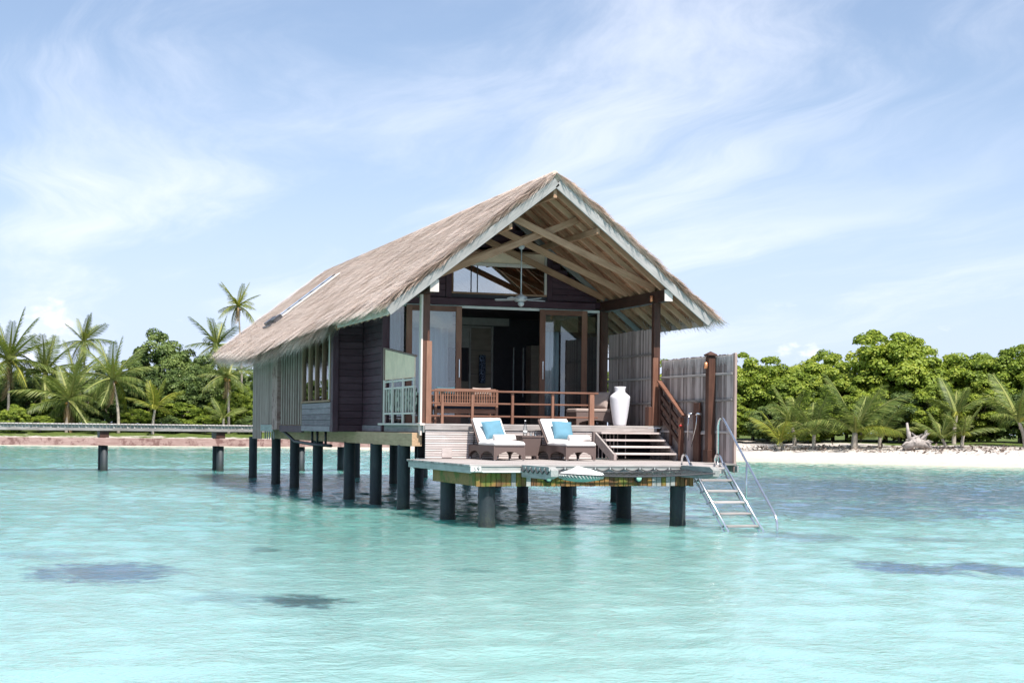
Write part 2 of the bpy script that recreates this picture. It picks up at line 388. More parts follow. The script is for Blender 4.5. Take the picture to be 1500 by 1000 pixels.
#PART2
# ------------------------------------------------------------------ sea
def sea_material():
    m, t, b, o = mat('sea_water')
    p = pos(t); s = t.nodes.new('ShaderNodeSeparateXYZ'); t.links.new(p, s.inputs[0])
    X, Y = s.outputs[0], s.outputs[1]
    wob = noise(t, mapping(t, p, (0.55, 0.55, 0)), 1.0, 5, 0.62)
    wv = wob.outputs[0]; fine = noise(t, mapping(t, p, (3.0, 3.0, 0)), 1.0, 5, 0.65).outputs[0]
    big = noise(t, mapping(t, p, (0.05, 0.03, 0)), 1.0, 4, 0.55).outputs[0]
    # sandy lagoon bed under clear water, broken by coral heads, weed beds and other darker patches
    c = ramp(t, big, [(0.35, (0.105, 0.285, 0.250)), (0.62, (0.155, 0.345, 0.312))])
    near = smooth(t, Y, 12.0, 34.0, 1.0, 0.0)
    c = mixc(t, M('MULTIPLY', near, 0.75, tree=t), c, (0.285, 0.465, 0.440))
    def ell(cx, cy, rx, ry, inner=0.55, wobble=1.3):
        dx = M('DIVIDE', M('SUBTRACT', X, cx, tree=t), rx, tree=t); dy = M('DIVIDE', M('SUBTRACT', Y, cy, tree=t), ry, tree=t)
        d = M('SQRT', M('ADD', M('MULTIPLY', dx, dx, tree=t), M('MULTIPLY', dy, dy, tree=t), tree=t), tree=t)
        d = M('ADD', d, M('MULTIPLY', M('SUBTRACT', wv, 0.5, tree=t), wobble, tree=t), tree=t)
        d = M('ADD', d, M('MULTIPLY', M('SUBTRACT', fine, 0.5, tree=t), 1.9, tree=t), tree=t)
        return smooth(t, d, inner - .1, 1.10, 1.0, 0.0)
    for cx, cy, rx, ry, colr, amt, wb in (
        (28.9, 47.0, 11.0, 19.0, (0.10, 0.21, 0.34), 0.95, 1.8), (20.5, 35.5, 5.0, 6.5, (0.11, 0.23, 0.34), 0.85, 1.8),
        (42.0, 50.0, 9.0, 20.0, (0.13, 0.27, 0.38), 0.8, 1.8),
        (5.0, 64.0, 9.0, 5.5, (0.16, 0.40, 0.42), 0.45, 1.6), (9.3, 50.0, 3.2, 9.0, (0.10, 0.28, 0.34), 0.5, 1.4),  # second entry: darker teal patch along the bungalow's left piles
        (1.68, 21.5, 1.18, 1.75, (0.09, 0.20, 0.30), 0.97, 0.55), (0.9, 24.6, 1.1, 1.1, (0.16, 0.36, 0.40), 0.55, 0.8),
        (3.55, 17.55, 0.58, 0.75, (0.07, 0.17, 0.17), 1.0, 0.9), (2.75, 18.1, 0.65, 0.9, (0.18, 0.40, 0.44), 0.55, 1.0),
        (13.0, 19.8, 0.75, 1.5, (0.09, 0.19, 0.30), 0.97, 0.7), (14.2, 19.5, 0.8, 1.3, (0.09, 0.19, 0.30), 0.95, 0.7),
        (14.8, 26.2, 1.1, 1.6, (0.12, 0.24, 0.30), 0.7, 1.2), (16.8, 25.0, 1.0, 1.0, (0.14, 0.27, 0.33), 0.6, 1.2),
        (4.4, 24.9, 0.3, 0.5, (0.10, 0.25, 0.24), 0.7, 0.8), (6.55, 20.7, 0.4, 0.4, (0.16, 0.42, 0.40), 0.6, 0.8)):
        c = mixc(t, M('MULTIPLY', ell(cx, cy, rx, ry, wobble=wb), amt, tree=t), c, tuple(v_ * .50 for v_ in colr))
    at = t.nodes.new('ShaderNodeAttribute'); at.attribute_name = 'shore'
    sh = smooth(t, M('ADD', at.outputs['Fac'], M('MULTIPLY', M('SUBTRACT', wv, 0.5, tree=t), 6.0, tree=t), tree=t), -14.0, 0.5)
    c = mixc(t, M('MULTIPLY', sh, 0.8, tree=t), c, (0.26, 0.42, 0.33))
    t.links.new(c, b.inputs['Base Color'])
    setb(b, Roughness=0.07, IOR=1.33, Specular_IOR_Level=0.42)
    b.subsurface_method = 'BURLEY'
    setb(b, Subsurface_Weight=1.0, Subsurface_Scale=1.0); b.inputs['Subsurface Radius'].default_value = (0.35, 1.5, 1.4)
    # ripples
    n2 = noise(t, mapping(t, p, (4.0, 5.0, 0), (0, 0, R(-17))), 1.0, 3, 0.55, 0.6).outputs[0]
    n3 = noise(t, mapping(t, p, (11.0, 14.0, 0), (0, 0, R(8))), 1.0, 3, 0.55, 0.4).outputs[0]
    h = M('ADD', M('MULTIPLY', n2, 0.16, tree=t), M('MULTIPLY', n3, 0.06, tree=t), tree=t)
    bump(t, b, h, 1.0, 0.165)
sea_material()

# ------------------------------------------------------------------ island and sea sheets
SHORE = np.array([(-900, 330), (-300, 190), (-150, 157), (-60, 146), (3, 142), (25, 139.5), (36, 122), (43, 104), (48.6, 87.7), (58, 77.5), (75, 63), (110, 45), (200, 10), (500, -90), (1500, -400)], float)
def shore_dist(P):
    """signed distance to the waterline, positive on land"""
    best = np.full(len(P), 1e9); sgn = np.ones(len(P))
    for a, b in zip(SHORE[:-1], SHORE[1:]):
        d = b - a; t = np.clip(((P - a) @ d) / (d @ d), 0, 1); q = a + t[:, None] * d; v = P - q
        ds = np.hypot(v[:, 0], v[:, 1]); cr = d[0] * (P[:, 1] - a[1]) - d[1] * (P[:, 0] - a[0])
        k = ds < best; best[k] = ds[k]; sgn[k] = np.sign(cr[k])
    return best * sgn
def ground_z(P):
    s = shore_dist(P); wob = 1.6 * np.sin(P[:, 0] * 0.31 + 1.2 * np.sin(P[:, 1] * 0.17)) + 0.9 * np.sin(P[:, 0] * 0.83 + P[:, 1] * 0.6)
    s = s + 0.35 * wob
    z = np.where(s < 0, 0.09 * s, 1.32 * (1 - np.exp(-np.maximum(s, 0) / 5.0)))
    z = z + np.where(s > 9, 0.10 * np.sin(P[:, 0] * 0.5) * np.sin(P[:, 1] * 0.43), 0)
    return np.maximum(z, -4.0), s
def gz(x, y): return float(ground_z(np.array([[x, y]], float))[0][0])
def grid(xs, ys):
    nx, ny = len(xs), len(ys); gx, gy = np.meshgrid(xs, ys); P = np.stack([gx.ravel(), gy.ravel()], 1)
    i = (np.arange(ny - 1)[:, None] * nx + np.arange(nx - 1)[None]).ravel()
    return P, np.stack([i, i + 1, i + nx + 1, i + nx], 1)
xs = np.concatenate([np.arange(-400, -40, 12), np.arange(-40, 110, 1.5), np.arange(110, 420, 12)])
ys = np.concatenate([np.arange(-80, 50, 10), np.arange(50, 180, 1.5), np.arange(180, 500, 16)])
P, Q = grid(xs, ys); z, s = ground_z(P)
me = bigmesh('island', np.column_stack([P, z]), Q, s, 'shore')
for p in me.polygons: p.use_smooth = True
def island_material():
    m, t, b, o = mat('sand_and_litter'); p = pos(t)
    at = t.nodes.new('ShaderNodeAttribute'); at.attribute_name = 'shore'
    n = noise(t, p, 0.55, 6, 0.65).outputs[0]; n2 = noise(t, p, 4.0, 6, 0.7).outputs[0]
    sand = ramp(t, n2, [(0.3, (0.42, 0.375, 0.335)), (0.7, (0.60, 0.55, 0.50))])
    wet = smooth(t, at.outputs['Fac'], 0.0, 2.2, 1.0, 0.0)
    sand = mixc(t, M('MULTIPLY', wet, 0.55, tree=t), sand, (0.46, 0.40, 0.29))
    sx = t.nodes.new('ShaderNodeSeparateXYZ'); t.links.new(p, sx.inputs[0])
    e = M('ADD', at.outputs['Fac'], M('MULTIPLY', M('SUBTRACT', n, 0.5, tree=t), 9.0, tree=t), tree=t)
    e = M('ADD', e, smooth(t, sx.outputs[0], 26.0, 40.0, 6.5, 0.0), tree=t)
    deb = M('MULTIPLY', smooth(t, e, 4.6, 7.5), smooth(t, n2, 0.47, 0.62), tree=t)
    sand = mixc(t, M('MULTIPLY', deb, 0.75, tree=t), sand, (0.17, 0.14, 0.125))
    veg = ramp(t, n2, [(0.35, (0.05, 0.065, 0.02)), (0.6, (0.11, 0.15, 0.035)), (0.8, (0.17, 0.14, 0.09))])
    c = mixc(t, smooth(t, e, 10.2, 12.0), sand, veg)
    t.links.new(c, b.inputs['Base Color']); setb(b, Roughness=0.95, Specular_IOR_Level=0.1); bump(t, b, n2, 0.5, 0.08)
island_material()
isl = meshobj('island', me, 'sand_and_litter'); isl['kind'] = 'structure'

WAVE_SLOPE = 0.0138
fx0, fx1, fy0, fy1 = -5.0, 78.0, 7.0, 148.0
xs = np.concatenate([[-9000, -3000, -1000], np.arange(-400, -40, 30), np.arange(-40, fx0, 3), np.arange(fx0, 40, .125), np.arange(40, fx1, .25), np.arange(fx1, 100, 4), np.arange(100, 420, 30), [1000, 3000, 9000]])
ys = np.concatenate([[-9000, -3000, -600, -200, -60], np.arange(-20, fy0, 3), np.arange(fy0, 30, .085), np.arange(30, 75, .16), np.arange(75, fy1, .36), np.arange(fy1, 170, 4), np.arange(170, 500, 30), [1000, 3000, 12000]])
P, Q = grid(xs, ys); zw = np.zeros(len(P))
fade = np.clip((P[:, 0] - fx0) / 4, 0, 1) * np.clip((fx1 - P[:, 0]) / 8, 0, 1) * np.clip((P[:, 1] - fy0) / 3, 0, 1) * np.clip((fy1 - P[:, 1]) / 10, 0, 1)
act = fade > 0; Pa = P[act]; g3 = np.random.default_rng(5); acc = np.zeros(len(Pa))
for k in range(64):
    wlen = 0.36 * (2.1 / 0.36) ** (g3.uniform() ** 1.1); th = g3.normal(R(75), R(48)); kk = 2 * math.pi / wlen
    ph = g3.uniform(0, 6.28) + 0.9 * np.sin(Pa[:, 0] * g3.uniform(.15, .5) + Pa[:, 1] * g3.uniform(.15, .5) + g3.uniform(0, 6.28))
    acc += WAVE_SLOPE / kk * np.sin(kk * (Pa[:, 0] * math.cos(th) + Pa[:, 1] * math.sin(th)) + ph)
gust = .8 + .35 * np.sin(Pa[:, 0] * .21 + 1.3 * np.sin(Pa[:, 1] * .13)) * np.sin(Pa[:, 1] * .17 + .8)
zw[act] = acc * fade[act] * gust
s = shore_dist(P)
me = bigmesh('sea', np.column_stack([P, zw]), Q, s, 'shore'); me.polygons.foreach_set('use_smooth', np.ones(len(Q), bool))
sea = meshobj('sea', me, 'sea_water'); sea['kind'] = 'structure'

# ------------------------------------------------------------------ bungalow on piles
# X along the gable front, Y back along the ridge, Z up from the water
XC, XL, XR = 12.83, 9.80, 15.88           # ridge line, left and right wall
YF, YW, YB = 34.90, 38.60, 53.40          # terrace edge, front wall, back wall
ZF, ZR, SL = 2.08, 8.08, 0.783            # floor, ridge, roof slope
Y0, Y1 = 34.30, 60.0                      # roof ends
EK = np.array([(34.0, 4.12), (39.0, 4.14), (40.5, 4.26), (41.6, 4.42), (44.5, 4.64), (46.8, 4.82), (51.5, 4.62), (60.2, 4.04)])
def eave(y): return np.interp(y, EK[:, 0], EK[:, 1])
def zroof(x): return ZR - SL * abs(x - XC)
bun = thing('water_bungalow', 'thatched timber bungalow standing on dark piles over the turquoise lagoon', 'bungalow', (XC, 44.0, 0))

def pile(parent, x, y, ztop, r=0.155):
    return lathe('pile', 'pile_concrete', [(r * 1.05, -2.2), (r * 1.05, 0.05), (r, 0.12), (r, ztop - 0.04), (r * 1.02, ztop)], (x, y, 0), parent, 20)
for y in (36.2, 38.95, 41.95, 46.15, 49.75, 53.05): pile(bun, 9.72, y, 1.56)
for y in (36.1, 39.4, 42.8, 46.2, 49.75, 53.05, 58.8): pile(bun, 13.88, y, 1.66)
for y in (39.4, 42.8, 49.75, 53.1, 58.8): pile(bun, 16.6, y, 1.66)
pile(bun, 9.9, 58.8, 1.56)
# floor frame
box('floor_beam', 'tan_beam', 9.60, 9.84, 35.05, 53.3, 1.545, 1.86, bun)
box('floor_beam', 'tan_beam', 13.75, 14.0, 35.2, 59.5, 1.66, 1.90, bun)
box('floor_beam', 'tan_beam', 16.45, 16.7, 39.2, 59.5, 1.66, 1.90, bun)
for y in (36.2, 38.95, 41.95, 46.15, 49.75, 53.05): box('floor_joist', 'tan_beam', 9.86, 16.9 if y > 39 else 15.8, y - .06, y + .06, 1.60, 1.88, bun)
fl = part('terrace_floor', bun, (XC, 36.8, 2.0))
yy = YF + 0.002
while yy < YW - 0.05:
    box('plank', 'grey_wood_x', 9.86, 15.98, yy, yy + 0.134, 2.035, 2.08, fl, 0.004); yy += 0.14
box('floor_slab', 'tan_beam', 9.87, 16.0, YW + .02, 40.8, 1.885, 2.06, bun)
box('floor_slab', 'tan_beam', 9.05, 16.0, 40.81, YB, 1.885, 2.06, bun)
box('terrace_subfloor', 'dark_brown_x', 9.87, 15.97, YF + .03, YW, 1.90, 2.03, bun)
box('fascia', 'grey_wood_x', 9.86, 15.75, YF - .035, YF - .002, 1.93, 2.03, bun)
box('fascia', 'green_grey_y', 9.815, 9.855, YF - .03, 38.85, 1.87, 2.03, bun)
box('sill_board', 'sage_trim', 9.74, 9.858, YF - .03, 38.9, 2.034, 2.085, bun)

# slatted apron under the terrace edge, above the sun deck
ap = part('slatted_apron', bun, (12, YF, 1.6))
zz = 1.275
for i in range(12):
    box('slat', 'pale_wood_x', 9.88, 14.08, YF - .012 + .001 * (i % 2), YF + .018, zz, zz + 0.043, ap, 0.004); zz += 0.0545
for x in (10.3, 10.95, 11.8, 12.9, 13.9): box('batten', 'grey_wood_z', x, x + .07, YF + .022, YF + .06, 1.27, 1.925, ap)
box('access_panel', 'pale_wood_x', 10.28, 10.52, YF - .03, YF - .014, 1.29, 1.49, ap)
box('access_panel', 'pale_wood_x', 10.98, 11.12, YF - .03, YF - .014, 1.275, 1.5, ap)
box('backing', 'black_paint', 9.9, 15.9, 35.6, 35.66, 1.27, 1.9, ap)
y = 34.96
while y < 38.2:
    box('skirt_board', 'grey_wood_z', 15.905, 15.927, y, y + .13, 1.20, 2.03, ap, 0.003); y += .134
# vertical bars in the dark opening behind the stairs
for i, x in enumerate((14.22, 14.32, 14.42, 14.52, 14.62, 14.72, 14.93)): box('bar', 'pale_wood_x', x, x + .018, YF + .0, YF + .02, 1.30, 1.925, ap, 0)

# walls of lapped boards -------------------------------------------------
def boards_x(par, m, x0, x1, y, z0, z1, h=0.185, thick=0.03, face=-1):
    z = z0
    while z < z1 - 0.02:
        top = min(z + h, z1)
        box('board', m, x0, x1, y + face * thick, y, z + .004, top - .004, par, 0.006); z += h
def boards_y(par, m, x, y0, y1, z0, z1, h=0.185, thick=0.03, face=-1):
    z = z0
    while z < z1 - 0.02:
        top = min(z + h, z1)
        box('board', m, x + face * thick, x, y0, y1, z + .004, top - .004, par, 0.006); z += h
BX = 8.98                                             # bay face
wl = part('side_wall', bun, (XL, 39.7, 2.1))
box('core', 'black_paint', XL + .002, XL + .06, YW + .03, 40.70, 1.88, 4.98, wl)
boards_y(wl, 'purple_y', XL, YW + .05, 40.70, 2.03, 4.95)
box('base_board', 'mauve_y', XL - .04, XL, YW + .05, 40.70, 1.87, 2.026, wl)
box('corner_post', 'purple_z', XL - .05, XL + .08, YW - .07, YW + .048, 1.88, 5.0, wl)
wb = part('bay_wall', bun, (BX, 40.8, 2.1))
extrude_poly('core', 'black_paint', [(BX + .03, 1.88), (XL, 1.88), (XL, zroof(XL) - .32), (BX + .03, zroof(BX) - .32)], 'y', 40.752, 40.80, wb)
zb_ = 2.03
while zb_ < 5.2:
    xa_ = max(BX + .125, XC - (ZR - .30 - (zb_ + .185)) / SL)
    if xa_ < XL - .06: box('board', 'purple_x', xa_, XL - .032, 40.72, 40.75, zb_ + .004, zb_ + .181, wb)
    zb_ += .185
box('base_board', 'purple_x', BX + .10, XL - .03, 40.70, 40.75, 1.85, 2.026, wb)
box('corner_post', 'purple_z', BX - .035, BX + .12, 40.66, 40.95, 1.84, 4.62, wb)
# bay: grey plank skirt below a run of tall windows
boards_y(wb, 'mauve_y', BX, 40.97, 44.80, 2.0, 2.64, 0.158)
box('base_board', 'mauve_y', BX - .05, BX, 40.97, 44.80, 1.845, 1.996, wb)
box('core', 'black_paint', BX + .002, BX + .05, 40.97, 44.8, 1.88, 2.64, wb)
bw = part('bay_window', bun, (BX, 42.9, 2.65))
box('sill', 'window_wood', BX - .07, BX + .1, 40.96, 44.82, 2.645, 2.70, bw)
box('head', 'window_wood', BX - .02, BX + .08, 40.96, 44.82, 4.42, 4.52, bw)
ms = np.linspace(41.02, 44.72, 5)
for y in ms: box('mullion', 'window_wood', BX - .045, BX + .075, y - .07, y + .07, 2.70, 4.42, bw)
for a, b2 in zip(ms[:-1], ms[1:]):
    box('pane', 'glass', BX + .01, BX + .018, a + .075, b2 - .075, 2.705, 4.415, bw, 0)
box('outer_trim', 'sage_trim', BX - .055, BX - .046, 41.02, 41.12, 2.71, 4.5, bw)
# slatted bathroom screen and dark red post
sl = part('slatted_screen', bun, (BX, 46.5, 2.1))
for i in range(9):
    y = 44.92 + i * 0.385
    box('slat', 'silver_wood_z', BX - .02, BX + .03, y, y + .17, 2.02, 4.50, sl)
for z in (2.55, 3.22, 3.75): box('crossbar', 'silver_wood_z', BX + .032, BX + .06, 44.86, 48.3, z, z + .05, sl)
box('base_board', 'purple_y', BX - .03, BX + .05, 44.83, 48.35, 1.80, 2.0, sl)
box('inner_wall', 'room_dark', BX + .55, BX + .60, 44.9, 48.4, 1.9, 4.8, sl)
box('post', 'coral_beam', BX - .10, BX + .10, 48.40, 49.30, 1.86, 4.55, sl)
gp = part('plank_screen', bun, (BX, 51.3, 2.0))
y = 49.34
while y < 53.3:
    lo = 1.54 if y > 51.6 else 2.02
    box('plank', 'silver_wood_z', BX - .03, BX, y, y + .20, lo, 4.40 - .02 * (y - 49), gp, 0.006); y += 0.21
for z in (2.62, 3.20, 3.78): box('rail', 'silver_wood_z', BX + .003, BX + .05, 49.35, 53.3, z, z + .06, gp)
box('base_rail', 'green_grey_y', BX - .06, BX - .032, 49.34, 51.55, 1.80, 2.02, gp)
for i in range(5): box('bar', 'green_grey_y', BX - .0, BX + .03, 49.45 + .4 * i, 49.53 + .4 * i, 1.55, 1.80, gp)
# plumbing slung below the bay
tube('drain_pipe', 'black_paint', [(BX + .1, 48.6, 1.83), (BX + .1, 48.2, 1.80), (BX + .12, 47.2, 1.63), (BX + .12, 46.6, 1.52), (BX + .12, 44, 1.47), (BX + .12, 41.5, 1.46)], 0.045, bun)
for y in (44.0, 43.3, 42.2): tube('drain_riser', 'black_paint', [(BX + .12, y, 1.86), (BX + .12, y, 1.47)], 0.035, bun)
# hidden far walls and rear
box('rear_wall', 'purple_x', 9.0, 16.7, YB - .05, YB, 2.06, 4.4, bun)
rw = part('right_wall', bun, (XR, 46, 2.1))
box('core', 'room_dark', XR, XR + .06, YW + .05, YB - .06, 1.9, 5.2, rw)
boards_y(rw, 'purple_y', XR + .062, YW + .05, YB - .06, 2.03, 5.0, 0.3, 0.03, 1)

# front wall -------------------------------------------------------------
fa = part('front_wall', bun, (XC, YW, 2.1))
WX0, WX1, WZ0, WZ1 = 11.58, 14.20, 5.46, 6.62
z = 5.20
while z < 7.55:
    top = z + 0.165
    half = (ZR - 0.36 - top) / SL
    xa, xb = max(XC - half, XL), min(XC + half, XR + .05)
    if top > WZ0 - .05 and z < WZ1 + .03:
        for a, b2 in ((xa, WX0 - .16), (WX1 + .16, xb)):
            if b2 - a > .05: box('board', 'purple_x', a, b2, YW - .03, YW, z + .004, top - .004, fa, 0.005)
    elif xb - xa > .1: box('board', 'purple_x', xa, xb, YW - .03, YW, z + .004, top - .004, fa, 0.005)
    z += 0.165
box('core', 'room_dark', 10.9, WX0 - .05, YW + .002, YW + .05, 5.25, 5.9, fa)
box('core', 'room_dark', WX1 + .05, 14.8, YW + .002, YW + .05, 5.25, 5.9, fa)
box('core', 'room_dark', WX0 - .05, WX1 + .05, YW + .002, YW + .05, 5.25, WZ0, fa)
for x in (WX0 - .155, WX1 + .005): box('jamb', 'purple_z', x, x + .15, YW - .06, YW - .032, 5.34, 6.75, fa)
box('header_beam', 'purple_x', XL + .1, 15.55, YW - .14, YW - .034, 5.16, 5.33, fa)
box('jamb', 'dark_brown_z', 15.74, XR + .06, YW - .10, YW + .05, 2.08, 5.16, fa)
box('jamb', 'purple_z', XL + .03, XL + .14, YW - .06, YW + .04, 2.08, 5.16, fa)
box('header_strip', 'sign_white', 10.0, 15.72, YW - .03, YW + .03, 5.085, 5.155, fa)
# gable window
gw = part('gable_window', bun, (XC, YW, WZ0))
box('frame', 'window_wood', WX0, WX1, YW - .05, YW + .03, WZ0, WZ0 + .05, gw)
box('frame', 'window_wood', WX0, WX1, YW - .05, YW + .03, WZ1 - .05, WZ1, gw)
box('frame', 'window_wood', WX0, WX0 + .05, YW - .045, YW + .03, WZ0 + .05, WZ1 - .05, gw)
box('frame', 'sage_trim', WX1 - .06, WX1, YW - .045, YW + .03, WZ0 + .05, WZ1 - .05, gw)
box('transom', 'sage_trim', WX0 + .05, WX1 - .06, YW - .04, YW + .02, 6.20, 6.29, gw)
box('glazing_bar', 'black_paint', 12.10, 12.125, YW - .03, YW + .01, WZ0 + .05, 6.20, gw)
box('pane', 'glass_coated', WX0 + .05, 12.10, YW - .012, YW - .006, WZ0 + .05, 6.20, gw, 0)
box('pane', 'glass_coated', 12.125, WX1 - .06, YW - .012, YW - .006, WZ0 + .05, 6.20, gw, 0)
box('pane', 'cream_plaster', WX0 + .05, WX1 - .06, YW - .008, YW - .002, 6.29, WZ1 - .05, gw, 0)  # opaque cream band, its colour standing in for the lit interior
# sliding doors
def door(x0, x1, yf, hx, handle_left):
    d = part('sliding_door', bun, ((x0 + x1) / 2, yf, ZF))
    box('stile', 'red_brown_z', x0, x0 + .155, yf - .03, yf + .03, ZF + .01, 5.12, d)
    box('stile', 'red_brown_z', x1 - .155, x1, yf - .03, yf + .03, ZF + .01, 5.12, d)
    box('rail', 'red_brown_x', x0 + .155, x1 - .155, yf - .028, yf + .028, 4.98, 5.118, d)
    box('rail', 'red_brown_x', x0 + .155, x1 - .155, yf - .028, yf + .028, ZF + .012, ZF + .2, d)
    box('pane', 'glass', x0 + .15, x1 - .15, yf - .004, yf + .004, ZF + .2, 4.98, d, 0)
    box('handle', 'chrome', hx - .014, hx + .014, yf - .075, yf - .035, 3.28, 3.76, d)
door(10.36, 11.84, YW - .10, 11.77, False); door(13.99, 15.33, YW - .10, 14.07, True)
lw = part('side_light', bun, (10.2, YW, ZF))
box('pane', 'glass', 9.96, 10.36, YW - .004, YW + .004, ZF + .05, 5.08, lw, 0)
lw = part('side_light', bun, (15.5, YW, ZF))
box('pane', 'glass', 15.33, 15.66, YW - .004, YW + .004, ZF + .05, 5.08, lw, 0)
box('frame', 'sage_trim', 15.66, 15.72, YW - .03, YW + .03, ZF + .05, 5.08, lw)

# room inside ------------------------------------------------------------
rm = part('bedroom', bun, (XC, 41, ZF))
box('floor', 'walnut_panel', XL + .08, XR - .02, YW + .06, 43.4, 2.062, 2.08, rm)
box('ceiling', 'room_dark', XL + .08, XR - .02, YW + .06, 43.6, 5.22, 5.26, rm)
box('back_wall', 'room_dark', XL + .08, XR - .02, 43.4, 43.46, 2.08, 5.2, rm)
box('cornice', 'room_cornice', 12.6, 14.75, 43.22, 43.39, 4.98, 5.2, rm)
box('panel', 'walnut_panel', 13.62, 14.24, 43.33, 43.38, 2.08, 4.90, rm)
for k in range(1, 4): box('panel_groove', 'room_dark', 13.62, 14.24, 43.326, 43.329, 2.2 + .68 * k, 2.21 + .68 * k, rm, 0)
box('panel_trim', 'room_cornice', 14.245, 14.30, 43.31, 43.385, 2.08, 4.96, rm)
box('panel_trim', 'room_cornice', 13.56, 13.615, 43.31, 43.385, 2.08, 4.96, rm)
box('panel_trim', 'room_cornice', 12.7, 14.24, 43.31, 43.385, 4.905, 4.96, rm)
box('panel', 'room_cornice', 12.7, 13.555, 43.34, 43.38, 4.38, 4.90, rm)
box('panel_trim', 'room_cornice', 12.7, 13.555, 43.32, 43.379, 4.32, 4.375, rm)
box('panel', 'walnut_panel', 12.7, 13.555, 43.335, 43.38, 2.08, 3.35, rm)
for x in (14.80, 15.10): box('door_bar', 'white_metal', x, x + .03, 42.95, 43.0, 2.9, 4.35, rm)
box('wardrobe', 'walnut_panel', 15.33, 15.7, 42.9, 43.35, 2.08, 4.42, rm)
lm = lathe('wall_lamp', 'blue_pattern', [(0.085, 0), (0.10, 0.02), (0.10, 0.80), (0.085, 0.82)], (13.93, 43.2, 3.29))
tag(lm, 'tall blue and black patterned cylinder lamp on the brown bedroom wall panel', 'lamp')
def drape(name, m, x0, x1, y, z0, z1, folds, label, amp=0.04, axis='x'):
    n = folds * 6; V, Fc = [], []
    for i in range(n + 1):
        u = x0 + (x1 - x0) * i / n; o2 = amp * math.sin(i / 6 * 2 * math.pi) + 0.3 * amp * math.sin(i * 0.9)
        for zz in (z0, z1):
            V.append((u, y + o2, zz) if axis == 'x' else (y + o2, u, zz))
    Fc = [(2 * i, 2 * i + 2, 2 * i + 3, 2 * i + 1) for i in range(n)]
    me = rawmesh(name, V, Fc, True); o = meshobj(name, me, m)
    md = o.modifiers.new('thickness', 'SOLIDIFY'); md.thickness = 0.006
    return tag(o, label, 'curtain')
drape('curtain', 'curtain_white', 10.52, 11.62, 38.95, 2.1, 4.72, 7, 'white curtain behind the sliding glass door nearer the cream screen')
drape('curtain', 'curtain_white', 9.98, 10.34, 38.98, 2.1, 4.95, 3, 'narrow white curtain behind the fixed pane beside the cream screen')
drape('curtain', 'curtain_white', 14.16, 14.72, 38.95, 2.1, 4.72, 4, 'white curtain behind the sliding glass door nearer the vase')
drape('curtain', 'curtain_cream', 41.1, 44.6, BX + .16, 2.68, 4.45, 16, 'cream curtain inside the tall bay windows', 0.05, 'y')
for x0, x1, m, lb in ((10.53, 11.66, 'blind_grey', 'pale grey folded blind at the top of a sliding door'),
                      (14.16, 15.16, 'bamboo_blind', 'wide brown woven blind at the top of a sliding door'),
                      (15.34, 15.65, 'bamboo_blind', 'narrow brown woven blind above the fixed pane near the vase')):
    bl = thing('window_blind', lb, 'blind', ((x0 + x1) / 2, 38.72, 4.55))
    for i in range(4): box('fold', m, x0, x1, 38.70 + .004 * i, 38.715 + .004 * i, 4.56 + i * .105, 4.56 + i * .105 + .11, bl, 0.003)

# roof -------------------------------------------------------------------
rf = part('roof', bun, (XC, 47, ZR))
def slope_pt(side, t, y, off): # t metres out from the ridge, off metres below the thatch surface
    return (XC + side * t, y, ZR - SL * t - off)
# thatch bed: one closed shell per slope
for side in (-1, 1):
    ysn = np.linspace(Y0, Y1, 40); V, Fc = [], []
    for y in ysn:
        e = float(eave(y)); ts = [0, .33 * e, .66 * e, e - .05]
        for t in ts: V.append(slope_pt(side, t, y, 0.06))
        for t in ts[::-1]: V.append(slope_pt(side, t, y, 0.25))
    for i in range(len(ysn) - 1):
        for k in range(8):
            k2 = (k + 1) % 8; Fc.append((8 * i + k, 8 * i + k2, 8 * i + 8 + k2, 8 * i + 8 + k))
    Fc += [tuple(range(8)), tuple(range(8 * (len(ysn) - 1), 8 * len(ysn)))]
    me = rawmesh('thatch_bed', V, Fc); bm = bmesh.new(); bm.from_mesh(me); bmesh.ops.recalc_face_normals(bm, faces=bm.faces); bm.to_mesh(me); bm.free()
    meshobj('thatch_bed', me, 'thatch_bed', rf)
# sheathing boards along the ridge direction, and rafters below them
ang = math.atan(SL)
for side in (-1, 1):
    n = 22
    for i in range(n):
        t = 0.03 + (3.98 - .06) * i / n
        p = slope_pt(side, t + .085, Y0 + .04, 0.275); q = slope_pt(side, t + .085, 52.0, 0.275)
        beam('sheathing_board', 'sheathing', p, q, 0.232, 0.022, rf, 0.003, (side * SL, 0, 1))
    k = 0
    for y in np.arange(34.62, 60.0, 0.62):
        y = float(y)
        if 40 < y < 52 and side == -1: pass
        e = float(eave(y)) - .12
        p = slope_pt(side, .05, y, 0.38); q = slope_pt(side, e, y, 0.38)
        beam('rafter', 'rafter_wood' if not (side == 1 and k == 6) else 'barge_paint', p, q, 0.07, 0.13, rf, 0.005); k += 1
# barge boards on the front gable
for side in (-1, 1):
    p = slope_pt(side, -.02 if side < 0 else .035, Y0 - .03, 0.31); q = slope_pt(side, 4.04, Y0 - .03, 0.31)
    beam('barge_board', 'barge_paint', p, q, 0.045, 0.21, rf)
    e0 = slope_pt(side, 4.02, Y0, 0.33); e1 = slope_pt(side, 4.02, 40.6, 0.33)
    beam('eave_fascia', 'sage_trim', e0, e1, 0.03, 0.14, rf)
# eave beams on the posts, projecting to the gable
for x, m in ((9.90, 'dark_brown_y'), (15.78, 'dark_brown_y')):
    box('eave_beam', m, x - .10, x + .10, 34.36, YW - .15, 5.10, 5.37, rf)
    box('beam_end', 'sage_trim', x - .105, x + .105, 34.32, 34.358, 5.095, 5.375, rf)
